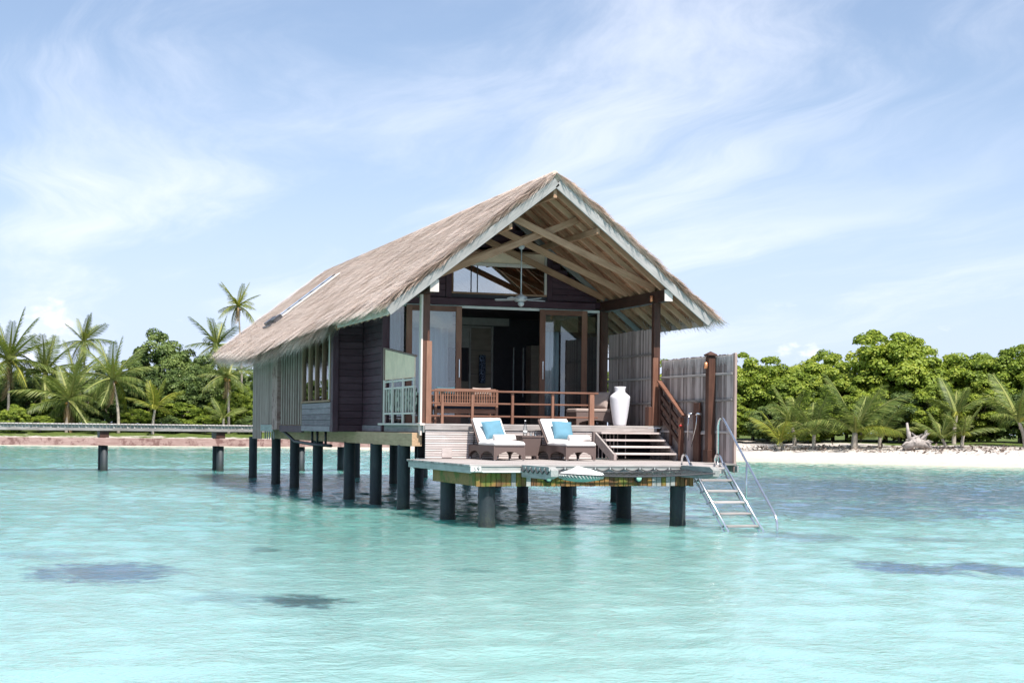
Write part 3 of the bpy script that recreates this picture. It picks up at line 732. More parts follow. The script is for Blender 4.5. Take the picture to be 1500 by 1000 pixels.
# scissor braces
for y in (35.12, 36.78, 38.35):
    for side in (-1, 1):
        o2 = 0.04 * side
        beam('scissor_brace', 'rafter_wood', (XC - side * 2.92, y + o2, 5.45), (XC + side * 0.88, y + o2, 7.04), 0.07, 0.16, rf)
for side in (-1, 1):
    beam('purlin', 'rafter_wood', slope_pt(side, 1.1, Y0 + .03, .52), slope_pt(side, 1.1, YW, .52), 0.08, 0.14, rf)
beam('ridge_beam', 'rafter_wood', (XC, Y0 + .03, 7.52), (XC, YW, 7.52), 0.09, 0.2, rf)
# straw
def straw(n, side, ymin, ymax, tmin=0.0, tmax=1.0, ln=(0.30, 0.62), wd=(0.010, 0.024), lift=(0.0, 0.03), fringe=False):
    y = RNG.uniform(ymin, ymax, n); e = eave(y)
    t = (np.sqrt(RNG.uniform(tmin ** 2, tmax ** 2, n)) if not fringe else RNG.uniform(.93, 1.015, n)) * e
    if not fringe: t = RNG.uniform(tmin, tmax, n) * e
    l = RNG.uniform(*ln, n); wv = RNG.uniform(*wd, n); yaw = RNG.normal(0, 0.16, n)
    nrm = np.array([side * math.sin(ang), 0, math.cos(ang)]); dwn = np.array([side * math.cos(ang), 0, -math.sin(ang)])
    lump = 0.018 * np.sin(y * 5.1 + t * 2.0) + 0.02 * np.sin(t * 9.0 + 0.7 * np.sin(y * 2.3)) + 0.012 * np.sin(y * 13.0) + 0.022 * ((t / 0.52 + 0.12 * np.sin(y * 1.9) + 0.05 * np.sin(y * 7.3)) % 1.0)
    base = np.stack([XC + side * t, y, ZR - SL * t - 0.055], 1) + nrm * (lump + RNG.uniform(-.008, .008, n))[:, None]
    d = dwn * np.cos(yaw)[:, None] + np.array([0, 1., 0]) * np.sin(yaw)[:, None]
    lf = RNG.uniform(*lift, n)
    if fringe:
        droop = RNG.uniform(0.25, 1.3, n); g = np.array([0, 0, -1.])
        d = d + g * droop[:, None]; d /= np.linalg.norm(d, axis=1)[:, None]
        base -= nrm * RNG.uniform(0.0, 0.20, n)[:, None]
        tip = base + d * l[:, None]
    else:
        tip = base + d * l[:, None] + nrm * (lf - .005)[:, None]
    sd = np.cross(d, nrm); sd /= np.linalg.norm(sd, axis=1)[:, None]; sd = sd * (wv / 2)[:, None]
    v = np.empty((n, 4, 3)); v[:, 0] = base - sd; v[:, 1] = base + sd; v[:, 2] = tip + sd * .35; v[:, 3] = tip - sd * .35
    patch = 0.10 * np.sin(y * 1.7 + t) + 0.09 * np.sin(t * 3.1 + y * .6)
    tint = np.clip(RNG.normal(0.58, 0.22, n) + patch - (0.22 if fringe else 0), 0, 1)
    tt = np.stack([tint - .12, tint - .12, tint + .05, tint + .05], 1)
    return v.reshape(-1, 3), np.arange(n * 4).reshape(n, 4), np.clip(tt, 0, 1).ravel()
def tufts(nt_, side, per=10):
    y = RNG.uniform(Y0 + .1, Y1 - .1, nt_); sets = []
    t0 = RNG.uniform(.02, .97, nt_) * eave(y)
    v, f, ti = straw(nt_ * per, side, Y0, Y1, ln=(.30, .60), wd=(.012, .026))
    v = v.reshape(-1, 4, 3); k = np.repeat(np.arange(nt_), per)
    cy = v[:, 0, 1].copy(); ct = np.abs(v[:, 0, 0] - XC)
    ny = y[k] + RNG.normal(0, .07, nt_ * per); nt2 = t0[k] + RNG.normal(0, .05, nt_ * per)
    v[:, :, 1] += (ny - cy)[:, None]; dt = nt2 - ct
    v[:, :, 0] += (side * dt)[:, None]; v[:, :, 2] -= (SL * dt)[:, None]
    lf = np.repeat(RNG.uniform(.01, .07, nt_), per); yw = np.repeat(RNG.normal(0, .14, nt_), per)
    v[:, :, 2] += .022; v[:, 2:, 2] += lf[:, None]; v[:, 2:, 1] += yw[:, None]
    tone = np.repeat(RNG.normal(0, .22, nt_), per * 4)
    return v.reshape(-1, 3), f, np.clip(ti + tone, 0, 1)
def straw_part(sets):
    V, Fq, Ti, o = [], [], [], 0
    for v, f, ti in sets: V.append(v); Fq.append(f + o); Ti.append(ti); o += len(v)
    ob = meshobj('thatch_straw', bigmesh('thatch_straw', np.concatenate(V), np.concatenate(Fq), np.concatenate(Ti)), 'straw', rf)
    ob['kind'] = 'stuff'; return ob
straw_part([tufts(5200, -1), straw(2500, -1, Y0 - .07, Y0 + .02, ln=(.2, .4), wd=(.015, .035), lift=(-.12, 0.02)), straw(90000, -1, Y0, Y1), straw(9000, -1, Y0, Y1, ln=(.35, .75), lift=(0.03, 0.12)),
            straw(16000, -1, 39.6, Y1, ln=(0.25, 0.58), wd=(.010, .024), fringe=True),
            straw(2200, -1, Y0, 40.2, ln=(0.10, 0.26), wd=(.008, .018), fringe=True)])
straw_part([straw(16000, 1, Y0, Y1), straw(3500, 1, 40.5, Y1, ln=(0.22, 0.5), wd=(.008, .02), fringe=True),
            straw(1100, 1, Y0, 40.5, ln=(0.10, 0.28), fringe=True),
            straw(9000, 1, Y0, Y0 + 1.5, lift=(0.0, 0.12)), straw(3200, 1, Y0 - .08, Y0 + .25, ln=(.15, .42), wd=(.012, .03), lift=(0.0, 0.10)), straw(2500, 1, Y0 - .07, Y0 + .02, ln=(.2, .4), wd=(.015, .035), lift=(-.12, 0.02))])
# ridge cap of straw laid over both slopes
tube('ridge_roll', 'thatch_bed', [(XC, Y0 + .05, ZR - .09), (XC, 47, ZR - .09), (XC, Y1 - .05, ZR - .09)], 0.075, rf)
straw_part([straw(2600, s_, Y0, Y1, 0.0, 0.03, ln=(.25, .5), lift=(0.0, 0.10)) for s_ in (-1, 1)])
# pale roof hatch strip with its box at the foot
hp = part('roof_hatch', bun, (10.6, 51.5, 6.3))
def hb(n_, m_, xa, xb, y, dz, wd_, dp): beam(n_, m_, (xa, y, zroof(xa) + dz), (xb, y, zroof(xb) + dz), wd_, dp, hp, 0.012, (-SL, 0, 1))
hb('strip', 'blind_grey', 9.65, 11.6, 52.0, .06, 0.42, 0.05)
hb('glass_strip', 'solar_glass', 9.7, 11.55, 52.7, .08, 0.62, 0.05)
for k in range(5): hb('clamp', 'solar_dark', 9.9 + .38 * k, 10.0 + .38 * k, 52.23, .11, .10, .04)
hb('box', 'solar_dark', 9.22, 9.52, 52.35, .13, 0.62, 0.15); hb('box', 'solar_dark', 9.30, 9.55, 51.6, .13, 0.5, 0.14); hb('tray', 'solar_dark', 9.15, 9.2, 52.05, .08, 1.3, 0.06)

# terrace posts
for x, lo in ((9.90, 'left'), (15.78, 'right')):
    po = part('post', bun, (x, 35.05, ZF))
    box('shaft', 'dark_brown_z', x - .085, x + .085, 34.97, 35.13, 2.082, 5.098, po)
    box('sunlit_strip', 'red_brown_z', x - (-.0) + .0 if lo == 'left' else x - .12, x + .13 if lo == 'left' else x + .02, 34.93, 34.968, 2.085, 4.0 if lo == 'left' else 3.75, po)  # redder strip painting in the sunlit lower part of the post
    if lo == 'left': box('trim', 'sage_trim', x - .135, x - .088, 34.95, 35.1, 1.80, 5.09, po)
    else: box('plinth', 'dark_brown_z', x - .22, x - .125, 34.94, 35.16, 2.085, 2.55, po)
# side screen and balustrade on the left of the terrace
ss = part('side_screen', bun, (9.80, 37.2, ZF))
extrude_poly('cream_panel', 'cream_plaster', [(35.62, 3.17), (38.42, 3.17), (38.42, 3.95), (36.9, 3.80), (35.62, 3.66)], 'x', 9.80, 9.83, ss)
beam('cap', 'silver_wood_z', (9.815, 35.55, 3.675), (9.815, 38.45, 3.975), 0.06, 0.05, ss)
box('end_post', 'silver_wood_z', 9.77, 9.85, 38.43, 38.62, 2.086, 4.0, ss)
for y in (35.5, 36.5, 37.5, 38.35): box('baluster_post', 'sage_trim', 9.75, 9.80, y, y + .07, 2.086, 3.17, ss)
for z in (3.10, 2.93, 2.30): box('rail', 'sage_trim', 9.765, 9.795, 35.45, 38.42, z, z + .045, ss)
box('fret_panel', 'fretwork', 9.84, 9.855, 35.55, 38.42, 2.36, 2.92, ss)
for i in range(12):
    y = 35.68 + i * .235
    box('bar', 'sage_trim', 9.80, 9.83, y, y + .035, 2.35, 2.93, ss, 0.003)
# terrace railing
tr = part('terrace_railing', bun, (12, 35.05, ZF))
for x in (9.99, 10.32, 11.06, 12.06, 13.08): box('baluster', 'red_brown_z', x - .032, x + .032, 35.0, 35.05, 2.082, 2.83, tr)
box('baluster', 'red_brown_z', 14.02, 14.14, 34.97, 35.07, 2.082, 2.83, tr)
box('handrail', 'red_brown_x', 10.0, 14.24, 34.96, 35.09, 2.832, 2.875, tr)
for z in (2.245, 2.545): box('rail', 'red_brown_x', 10.0, 14.02 if z > 2.5 else 14.27, 35.052, 35.085, z, z + .04, tr)
# stairs from terrace to sun deck
st = thing('stairs', 'weathered grey timber stairs from the terrace down to the sun deck', 'stairs', (15, 34.3, 1.27))
for i, (z, y) in enumerate(((1.925, 34.72), (1.755, 34.42), (1.60, 34.12), (1.44, 33.82))):
    box('tread', 'pale_wood_x', 14.16, 15.72, y - .16, y + .16, z - .045, z, st)
for x in (14.10, 15.72):
    beam('stringer', 'grey_wood_x', (x + .02, 34.90, 1.83), (x + .02, 33.66, 1.30), 0.05, 0.22, st)
box('newel', 'grey_wood_z', 14.09, 14.16, 33.60, 33.68, 1.268, 1.42, st)
box('newel', 'grey_wood_z', 14.05, 14.12, 34.80, 34.88, 1.268, 1.93, st)
# stair handrail
hr = thing('stair_handrail', 'dark brown sloping handrail beside the grey stairs', 'handrail', (15.78, 34.2, 1.27))
box('post', 'red_brown_z', 15.74, 15.84, 33.52, 33.62, 1.268, 2.30, hr)
box('post', 'dark_brown_z', 15.75, 15.83, 34.70, 34.80, 2.085, 3.10, hr)
box('post', 'dark_brown_z', 15.76, 15.82, 34.10, 34.18, 1.62, 2.68, hr)
beam('handrail', 'red_brown_x', (15.79, 34.85, 3.18), (15.79, 33.42, 2.33), 0.11, 0.05, hr)
for dz in (0.26, 0.50, 0.74): beam('rail', 'dark_brown_x', (15.79, 34.80, 3.13 - dz), (15.79, 33.60, 2.41 - dz), 0.05, 0.10, hr)
lathe('knob', 'red_plastic', [(0.01, 0), (0.035, .01), (0.035, .04), (0.01, .05)], (15.74, 33.50, 2.07), hr, 10)

# ------------------------------------------------------------------ sun deck
dk = thing('sun_deck', 'low grey planked sun deck on dark piles in front of the bungalow', 'deck', (12, 31.5, 0))
for x, y in ((9.75, 29.85), (9.68, 32.35), (13.82, 32.35), (13.95, 29.78)): pile(dk, x, y, 0.84, 0.165)
pl = part('planking', dk, (12, 31.5, 1.25))
y = 29.46
while y < 35.55:
    x1 = 15.95 if y > 30.9 else (14.2 if y < 29.7 else 15.0)
    box('plank', 'grey_wood_x', 9.26 if y < 34.2 else 9.87, x1, y, y + .136, 1.222, 1.265, pl, 0.004)
    y += 0.141
box('edge_board', 'green_grey_y', 9.275, 9.31, 29.50, 34.15, 1.09, 1.22, dk)
box('edge_board', 'green_grey_x', 9.275, 14.2, 29.475, 29.498, 1.105, 1.221, dk)
box('edge_board', 'green_grey_y', 15.91, 15.945, 30.9, 35.4, 1.08, 1.22, dk)
for y in (30.6, 31.5, 32.4, 33.3, 34.2): box('joist', 'dark_brown_x', 9.42, 15.85 if y > 31 else 14.8, y, y + .07, 1.06, 1.218, dk)
box('side_beam', 'moss_beam', 9.42, 9.56, 29.62, 32.65, 0.83, 1.10, dk)
box('cross_beam', 'moss_beam', 9.56, 14.1, 32.25, 32.45, 0.84, 1.06, dk)
box('side_beam', 'moss_beam', 13.75, 14.0, 29.75, 35.9, 0.84, 1.058, dk)
fr = part('front_boards', dk, (12, 29.58, 0.95))
box('strip_backing', 'slot_strip', 9.44, 14.2, 29.60, 29.612, 0.835, 1.09, fr, 0)
x = 9.43
while x < 14.18:
    m = 'green_grey_x' if (10.1 < x < 10.5 or 13.15 < x < 13.75) and random.random() < .75 else 'moss_board'
    d = random.uniform(-.004, .006)
    box('board', m, x, x + 0.094, 29.565 + d, 29.598, 0.825 + random.uniform(-.006, .006), 1.10, fr, 0.004); x += 0.1065
# house number plate and white conduit on the deck edge
sg = thing('number_plate', 'small white plate with a faded house number on the deck edge', 'sign', (9.35, 29.47, 1.13))
box('plate', 'sign_white', 9.28, 9.50, 29.455, 29.472, 1.12, 1.225, sg, 0.003)
for ch, x, m in (('5', 9.335, 'grey_wood_x'), ('9', 9.405, 'black_paint')):
    cu = bpy.data.curves.new('digit', 'FONT'); cu.body = ch; cu.size = 0.125; cu.extrude = 0.0015
    tmp = bpy.data.objects.new('digit_source', cu); COL.objects.link(tmp)
    dg = bpy.context.evaluated_depsgraph_get(); me = bpy.data.meshes.new_from_object(tmp.evaluated_get(dg)); me.materials.clear()
    bpy.data.objects.remove(tmp); bpy.data.curves.remove(cu)
    meshobj('digit', me, m, sg, Matrix.Translation((x, 29.4525, 1.13)) @ Matrix.Rotation(R(90), 4, 'X'))
tag(box('conduit', 'sign_white', 9.52, 10.36, 29.44, 29.47, 1.105, 1.14), 'white plastic conduit fixed along the deck edge beside the number plate', 'conduit')
for i, (x, lb) in enumerate(((10.95, 'round pale green deck lamp on the fascia below the white sail cushion'), (12.93, 'round pale green deck lamp on the fascia under the rope net'))):
    dl = thing('deck_lamp', lb, 'lamp', (x, 29.52, 1.0))
    o = lathe('housing', 'black_paint', [(0.05, 0), (0.085, .005), (0.085, .05), (0.06, .07)], (0, 0, 0), None, 18)
    o.matrix_basis = Matrix.Translation((x, 29.555, 0.985)) @ Matrix.Rotation(R(90), 4, 'X'); COL.objects.unlink(o); put(o, dl)
    o = lathe('lens', 'lamp_green', [(0.062, 0.071), (0.05, .085), (0.02, .09)], (0, 0, 0), None, 18)
    o.matrix_basis = Matrix.Translation((x, 29.555, 0.985)) @ Matrix.Rotation(R(90), 4, 'X'); COL.objects.unlink(o); put(o, dl)
    tube('cable', 'black_paint', [(x, 29.53, 1.06), (x - .03, 29.46, 1.10), (x - .04, 29.45, 1.16)], 0.012, dl, 6)

# net slung between two booms over the water
nt = thing('overwater_net', 'dark rope hammock net slung between two grey timber booms off the deck', 'net', (12.2, 28.7, 1.1))
def boom(x, yn, yf):
    n = part('boom', nt, (x, yn, 1.1))
    extrude_poly('timber', 'green_grey_y', [(yf, 1.262), (yn + .15, 1.262), (yn, 1.20), (yn, 1.08), (yn + .3, 1.02), (yf, 1.02)], 'x', x - .075, x + .075, n)
    return n
boom(10.42, 27.75, 29.44); boom(13.93, 27.95, 29.44)
# scalloped lacing along the left boom
lac = []
for i in range(6):
    y0 = 27.8 + i * .27
    lac.append([(10.335, y0 + .27 * k / 8, 1.225 - .10 * math.sin(math.pi * k / 8)) for k in range(9)])
tubes('lacing', 'rope', lac, 0.014, nt)
V = []
for i in range(6):
    V.append([(10.33, 27.8 + i * .27, 1.235), (10.33, 27.8 + i * .27, 1.185)])
tubes('lacing_eyes', 'rope_pale', V, 0.016, nt)
def sag(u, v): return 1.17 - 0.09 * math.sin(math.pi * u) * math.sin(math.pi * min(1, v * .5 + .25))
def netp(u, v): return (10.5 + 3.35 * u, 27.85 + 1.58 * v, sag(u, v) - .03 * (1 - v))
rows = []
for i in range(21): rows.append([netp(i / 20, k / 8) for k in range(9)])
for j in range(7): rows.append([netp(k / 20, j / 6) for k in range(21)])
tubes('mesh', 'rope', rows, 0.006, nt, 4)
edge = [netp(k / 20, 0) for k in range(21)]
tubes('edge_rope', 'rope', [edge, [netp(k / 20, 1) for k in range(21)]], 0.016, nt, 6)
fest = []
for i in range(9):
    a = 10.95 + i * .33
    fest.append([(a + .33 * k / 6, 29.452, 1.20 - .06 * math.sin(math.pi * k / 6)) for k in range(7)])
tubes('festoon', 'rope', fest, 0.012, nt)
tubes('knots', 'rope_pale', [[(10.95 + i * .33, 29.45, 1.215), (10.95 + i * .33, 29.45, 1.17)] for i in range(10)], 0.018, nt)
# peaked white cushion on the net
cu = thing('net_cushion', 'peaked white sailcloth cushion with twisted fringe lying on the rope net', 'cushion', (11.2, 28.35, 1.05))
ring = [(math.cos(t), math.sin(t)) for t in np.linspace(0, 2 * math.pi, 24, endpoint=False)]
def cpt(c, s_, k, z): return (11.2 + .46 * c * k, 28.35 + .40 * s_ * k, z)
V = [cpt(c, s_, 1.0, 1.10) for c, s_ in ring] + [cpt(c, s_, .93, 1.135) for c, s_ in ring] + [cpt(c, s_, .45, 1.20) for c, s_ in ring] + [(11.13, 28.4, 1.27)]
Fc = []
for a in range(2): Fc += [(a * 24 + k, a * 24 + (k + 1) % 24, a * 24 + 24 + (k + 1) % 24, a * 24 + 24 + k) for k in range(24)]
Fc += [(48 + k, 48 + (k + 1) % 24, 72) for k in range(24)]
meshobj('cover', rawmesh('cover', V, Fc), 'sailcloth', cu)
V = [cpt(c, s_, .99, 1.098) for c, s_ in ring] + [cpt(c, s_, .8, 1.0) for c, s_ in ring] + [cpt(c, s_, .3, .96) for c, s_ in ring]
Fc = []
for a in range(2): Fc += [(a * 24 + k, a * 24 + 24 + k, a * 24 + 24 + (k + 1) % 24, a * 24 + (k + 1) % 24) for k in range(24)]
Fc.append(tuple(range(48, 72)))
meshobj('pad', rawmesh('pad', V, Fc, True), 'fringe', cu)
tubes('fringe', 'rope_pale', [[cpt(c, s_, 1.01, 1.10), cpt(math.cos(t + .16), math.sin(t + .16), .93, 1.03)] for t in np.linspace(0, 2 * math.pi, 40, endpoint=False) for c, s_ in [(math.cos(t), math.sin(t))]], 0.014, cu)

# ------------------------------------------------------------------ swim ladder
ld = thing('swim_ladder', 'steel swim ladder with pale timber treads descending into the water', 'ladder', (14.5, 29, 0))
def lz(y): return 1.245 - (29.32 - y) * 0.735 / 0.98
zs = [1.225, 0.985, 0.775, 0.56, 0.345, 0.115]
ysl = [29.34 - (1.225 - z_) * 1.36 for z_ in zs]
for i, (z_, y_) in enumerate(zip(zs, ysl)):
    box('tread', 'grey_wood_x', 14.07, 14.76, y_ - .11, y_ + .11, z_ - .04, z_, ld)
for x in (14.02, 14.79):
    for dy in (.10, -.10):
        tube('stringer', 'chrome', [(x, ysl[0] + dy + .1, zs[0] + (.02 if dy > 0 else .09)), (x, ysl[0] + dy + (.95 + .35 - 1.225 - .35) * 0, zs[0]), (x, ysl[-1] + dy - .55, zs[-1] - .405)], 0.022, ld)
    for i in range(1, 6): tube('tread_bracket', 'chrome', [(x, ysl[i] - .10, zs[i] - .05), (x, ysl[i] + .10, zs[i] - .05)], 0.02, ld, 6)
for x in (14.02, 14.79):
    tube('grab_loop', 'chrome', [(x, 29.75, 1.262), (x, 29.75, 1.40), (x, 29.70, 1.47), (x, 29.62, 1.49), (x, 29.5, 1.44), (x, 29.36, 1.28), (x, 29.24, 1.13)], 0.022, ld)
XH = 14.95
tube('handrail', 'chrome', [(XH, 29.95, 1.262), (XH, 29.95, 2.08), (XH, 29.91, 2.20), (XH, 29.82, 2.265), (XH, 29.72, 2.25), (XH, 29.60, 2.16), (XH, 27.42, 0.35), (XH, 27.34, 0.26), (XH, 27.31, 0.15), (XH, 27.31, -0.5)], 0.024, ld, 10)
tube('handrail_stay', 'chrome', [(XH, 28.62, 1.33), (XH - .02, 28.60, .48)], 0.018, ld)
for y_ in (29.95, ): lathe('foot', 'chrome', [(.05, 0), (.05, .012), (.03, .02)], (XH, y_, 1.266), ld, 12)
box('deck_step', 'grey_wood_x', 14.22, 15.0, 29.62, 29.9, 1.08, 1.218, dk)

# ------------------------------------------------------------------ privacy fences
def fence(label, y0, y1, z0, z1, rails, pointed):
    f = thing('privacy_fence', label, 'fence', (15.9, (y0 + y1) / 2, z0))
    y = y0; i = 0
    while y < y1 - .03:
        zt = z1 + random.uniform(-.012, .012)
        wd = 0.078
        if pointed:  # adds the painted sunlit teeth; the board tops stay flat
            sp = .09 + random.uniform(-.02, .05)
            box('board', 'grey_wood_z', 15.905, 15.927, y, y + wd, z0 + random.uniform(-.02, .02), zt, f, 0.003)
            extrude_poly('sunlit_tooth', 'pale_wood_x', [(y + .004, z1 - .02), (y + wd - .004, z1 - .02), (y + wd / 2, z1 - .13 - sp)], 'x', 15.895, 15.903, f)  # pale downward wedges paint the jagged sunlit band along the fence top
        else:
            box('board', 'grey_wood_z', 15.905, 15.927, y, y + wd, z0, zt, f, 0.003)
        y += wd + .004; i += 1
    for z in rails: box('rail', 'grey_wood_y', 15.86, 15.893, y0, y1, z, z + .05, f)
    return f
f1 = fence('tall weathered grey board fence beside the vase, closing the terrace', 35.50, 38.34, 2.09, 4.50, (2.62, 3.24, 3.84), False)
box('end_strip', 'silver_wood_z', 15.89, 15.94, 35.42, 35.495, 2.09, 4.52, f1)
f2 = fence('lower weathered grey board fence along the sun deck behind the shower', 31.12, 34.95, 1.09, 3.70, (1.93, 2.65, 3.24), True)
box('end_strip', 'silver_wood_z', 15.89, 15.95, 31.03, 31.115, 1.06, 3.72, f2)
pp = thing('fence_post', 'tall dark brown post with a pointed cap against the lower fence', 'post', (15.78, 32.0, 1.265))
box('shaft', 'dark_brown_z', 15.69, 15.855, 31.92, 32.09, 1.267, 3.66, pp)
box('base', 'dark_brown_z', 15.66, 15.857, 31.89, 32.12, 1.267, 1.55, pp)
box('neck', 'black_paint', 15.70, 15.85, 31.93, 32.08, 3.662, 3.685, pp)
V = [(15.66, 31.88, 3.687), (15.88, 31.88, 3.687), (15.88, 32.13, 3.687), (15.66, 32.13, 3.687), (15.66, 31.88, 3.715), (15.88, 31.88, 3.715), (15.88, 32.13, 3.715), (15.66, 32.13, 3.715), (15.77, 32.0, 3.79)]
meshobj('cap', rawmesh('cap', V, [(3, 2, 1, 0), (0, 1, 5, 4), (1, 2, 6, 5), (2, 3, 7, 6), (3, 0, 4, 7), (4, 5, 8), (5, 6, 8), (6, 7, 8), (7, 4, 8)]), 'dark_brown_x', pp)
def wall_light(x, y, z, label):
    t = thing('wall_light', label, 'lamp', (x, y, z))
    lathe('shade', 'copper', [(.03, -.07), (.04, -.065), (.04, .065), (.03, .07)], (x, y, z), t, 12)
    tube('bracket', 'copper', [(x, y, z), (x + .07, y + .03, z)], 0.018, t, 6)
wall_light(15.63, 31.95, 3.46, 'small copper lamp on the tall dark fence post')
wall_light(15.63, 35.0, 5.20, 'small copper lamp on the terrace post under the eave beam')
sh = thing('outdoor_shower', 'dark timber shower post with two chrome taps and hoses by the lower fence', 'shower', (15.8, 32.75, 1.265))
box('post', 'dark_brown_z', 15.79, 15.855, 32.62, 32.92, 1.267, 2.63, sh)
for y_, zb in ((32.98, 1.75), (32.55, 1.62)):
    tube('tap', 'chrome', [(15.79, y_ - .06, 2.36), (15.72, y_, 2.38), (15.70, y_ + .02, 2.34)], 0.03, sh)
    tube('hose', 'chrome', [(15.71, y_, 2.36), (15.70, y_ + .02, 2.1), (15.72, y_ + (.05 if y_ > 32.7 else .3), zb)], 0.013, sh, 6)
box('base_plate', 'grey_wood_y', 15.84, 15.857, 32.4, 33.1, 1.9, 1.95, sh)

# ------------------------------------------------------------------ sun loungers
def pillow_mesh(name, sx, sy, th, n=14):
    V, Fc = [], []
    for sgn in (1, -1):
        for i in range(n + 1):
            for j in range(n + 1):
                u, v = -1 + 2 * i / n, -1 + 2 * j / n
                k = max(0, (1 - u ** 4)) ** .5 * max(0, (1 - v ** 4)) ** .5
                pinch = 1 - .06 * (1 - abs(u) ** 2) * abs(v) ** 3; pinch2 = 1 - .06 * (1 - abs(v) ** 2) * abs(u) ** 3
                wr = .06 * math.sin(7 * u + 3 * v) * (1 - k) + .03 * math.sin(9 * v - 2 * u)
                V.append((u * sx / 2 * pinch2, v * sy / 2 * pinch, sgn * th / 2 * k * (1 + wr)))
    m_ = (n + 1) ** 2
    for i in range(n):
        for j in range(n):
            a = i * (n + 1) + j; q = (a, a + n + 1, a + n + 2, a + 1); Fc.append(q); Fc.append(tuple(m_ + k for k in q[::-1]))
    return rawmesh(name, V, Fc, True)
def arch_panel(name, length, h, legw, zleg, arch):
    pts = [(0, h), (0, 0), (legw, 0)]
    for k in range(0, 11):
        t = math.pi * k / 10; pts.append((legw + (length - 2 * legw) * k / 10, zleg + arch * math.sin(t) ** .6))
    pts += [(length - legw, 0), (length, 0), (length, h)]
    return pts
def make_lounger(label):
    r = thing('sun_lounger', label, 'sun lounger', (0, 0, 0), 'wicker sun loungers side by side on the deck')
    Wd, Ln, h = 0.74, 1.90, 0.31
    for x in (0, Wd - .035): extrude_poly('side_panel', 'wicker', arch_panel('p', Ln * .53, h, .045, .07, .11), 'x', x, x + .035, r)
    for x in (0, Wd - .035): extrude_poly('side_panel', 'wicker', [(Ln * .53 + a, b) for a, b in arch_panel('p', Ln * .47, h, .045, .07, .11)], 'x', x, x + .034, r)
    extrude_poly('foot_panel', 'wicker', [(.036 + a * (Wd - .072) / Wd, b) for a, b in arch_panel('p', Wd, h, .045, .07, .11)], 'y', 0.001, .035, r)
    extrude_poly('head_panel', 'wicker', [(.036 + a * (Wd - .072) / Wd, b) for a, b in arch_panel('p', Wd, h, .045, .07, .11)], 'y', Ln - .035, Ln - .001, r)
    box('bed', 'wicker', .036, Wd - .036, .036, Ln - .036, .25, .30, r)
    for x in (.03, Wd - .03):
        for y in (.03, Ln * .53, Ln - .03): lathe('foot', 'white_metal', [(.018, -.02), (.022, 0.02)], (x, y, .0), r, 8)
    # seat pad, slightly wavy
    V, Fc = [], []; n = 16
    for i in range(n + 1):
        y = -.02 + 1.22 * i / n; zt = .405 + .012 * math.sin(i * .75) - (.02 if i == 0 else 0)
        V += [(.02, y, .312), (.005, y, .35), (.025, y, zt - .01), (.12, y, zt), (Wd - .12, y, zt), (Wd - .025, y, zt - .01), (Wd - .005, y, .35), (Wd - .02, y, .312)]
    for i in range(n):
        for k in range(8): k2 = (k + 1) % 8; Fc.append((8 * i + k, 8 * i + k2, 8 * i + 8 + k2, 8 * i + 8 + k))
    Fc += [tuple(range(8))[::-1], tuple(range(8 * n, 8 * n + 8))]
    meshobj('seat_pad', rawmesh('seat_pad', V, Fc, True), 'cushion_white', r)
    a = R(43); y0, z0 = 1.16, .36; ln = .79; d = Vector((0, math.cos(a), math.sin(a))); up_ = Vector((0, -math.sin(a), math.cos(a)))
    base = Vector((0, y0, z0))
    br = part('backrest', r, base)
    for x in (.0, Wd - .045): beam('frame_rail', 'wicker', base + Vector((x + .02, 0, 0)) - up_ * .02, base + Vector((x + .02, 0, 0)) + d * ln - up_ * .02, .045, .05, br, .01, tuple(up_))
    beam('frame_rail', 'wicker', base + Vector((.0, 0, 0)) + d * (ln + .02) - up_ * .02, base + Vector((Wd, 0, 0)) + d * (ln + .02) - up_ * .02, .04, .05, br, .01, tuple(up_))
    mt = Matrix((Vector((1, 0, 0)), d, up_)).transposed().to_4x4(); mt.translation = base + Vector((Wd / 2, 0, 0)) + d * (ln / 2) + up_ * .04
    me = boxmesh(Wd - .05, ln - .02, .085, .025)
    meshobj('back_pad', me, 'cushion_white', br, mt)
    tube('prop', 'black_paint', [base + Vector((.05, 0, 0)) + d * ln * .75 - up_ * .04, Vector((.05, y0 + ln * .62, .30))], .014, br, 6)
    tube('prop', 'black_paint', [base + Vector((Wd - .05, 0, 0)) + d * ln * .75 - up_ * .04, Vector((Wd - .05, y0 + ln * .62, .30))], .014, br, 6)
    return r, base, d, up_
lo1, bs, dd, uu = make_lounger('woven brown lounger with white pads')
lo1.location = (10.93, 32.98, 1.287)
lo2 = copy_tree(lo1); lo2.location = (12.63, 32.93, 1.287); lo2.rotation_euler.z = R(1.5)
lo2['label'] = 'woven brown lounger with white pads between the wicker table and the stairs'
lo1['label'] = 'woven brown lounger with white pads, the one farther from the stairs'
pm = pillow_mesh('pillow', .50, .50, .17)
for (lx, ly, rz, lab) in ((10.93, 32.98, R(7), 'blue scatter pillow on the lounger farther from the stairs'), (12.63, 32.93, R(-3), 'blue scatter pillow on the lounger next to the stairs')):
    y_ = dd * .29 + uu * .155 + bs
    mt = Matrix((Vector((1, 0, 0)), (dd * .88 + uu * .47 * 0 + Vector((0, 0, .35))).normalized(), Vector((0, 0, 0))))
    yv = (dd + Vector((0, 0, .35))).normalized(); xv = Vector((math.cos(rz), 0, 0)) + yv * math.sin(rz); xv.normalize(); zv = xv.cross(yv).normalized(); yv = zv.cross(xv)
    mt = Matrix((xv, yv, zv)).transposed().to_4x4(); mt.translation = Vector((lx + .40, ly, 1.287)) + y_
    tag(meshobj('pillow', pm, 'pillow_blue', None, mt), lab, 'pillow', 'blue pillows on the loungers')
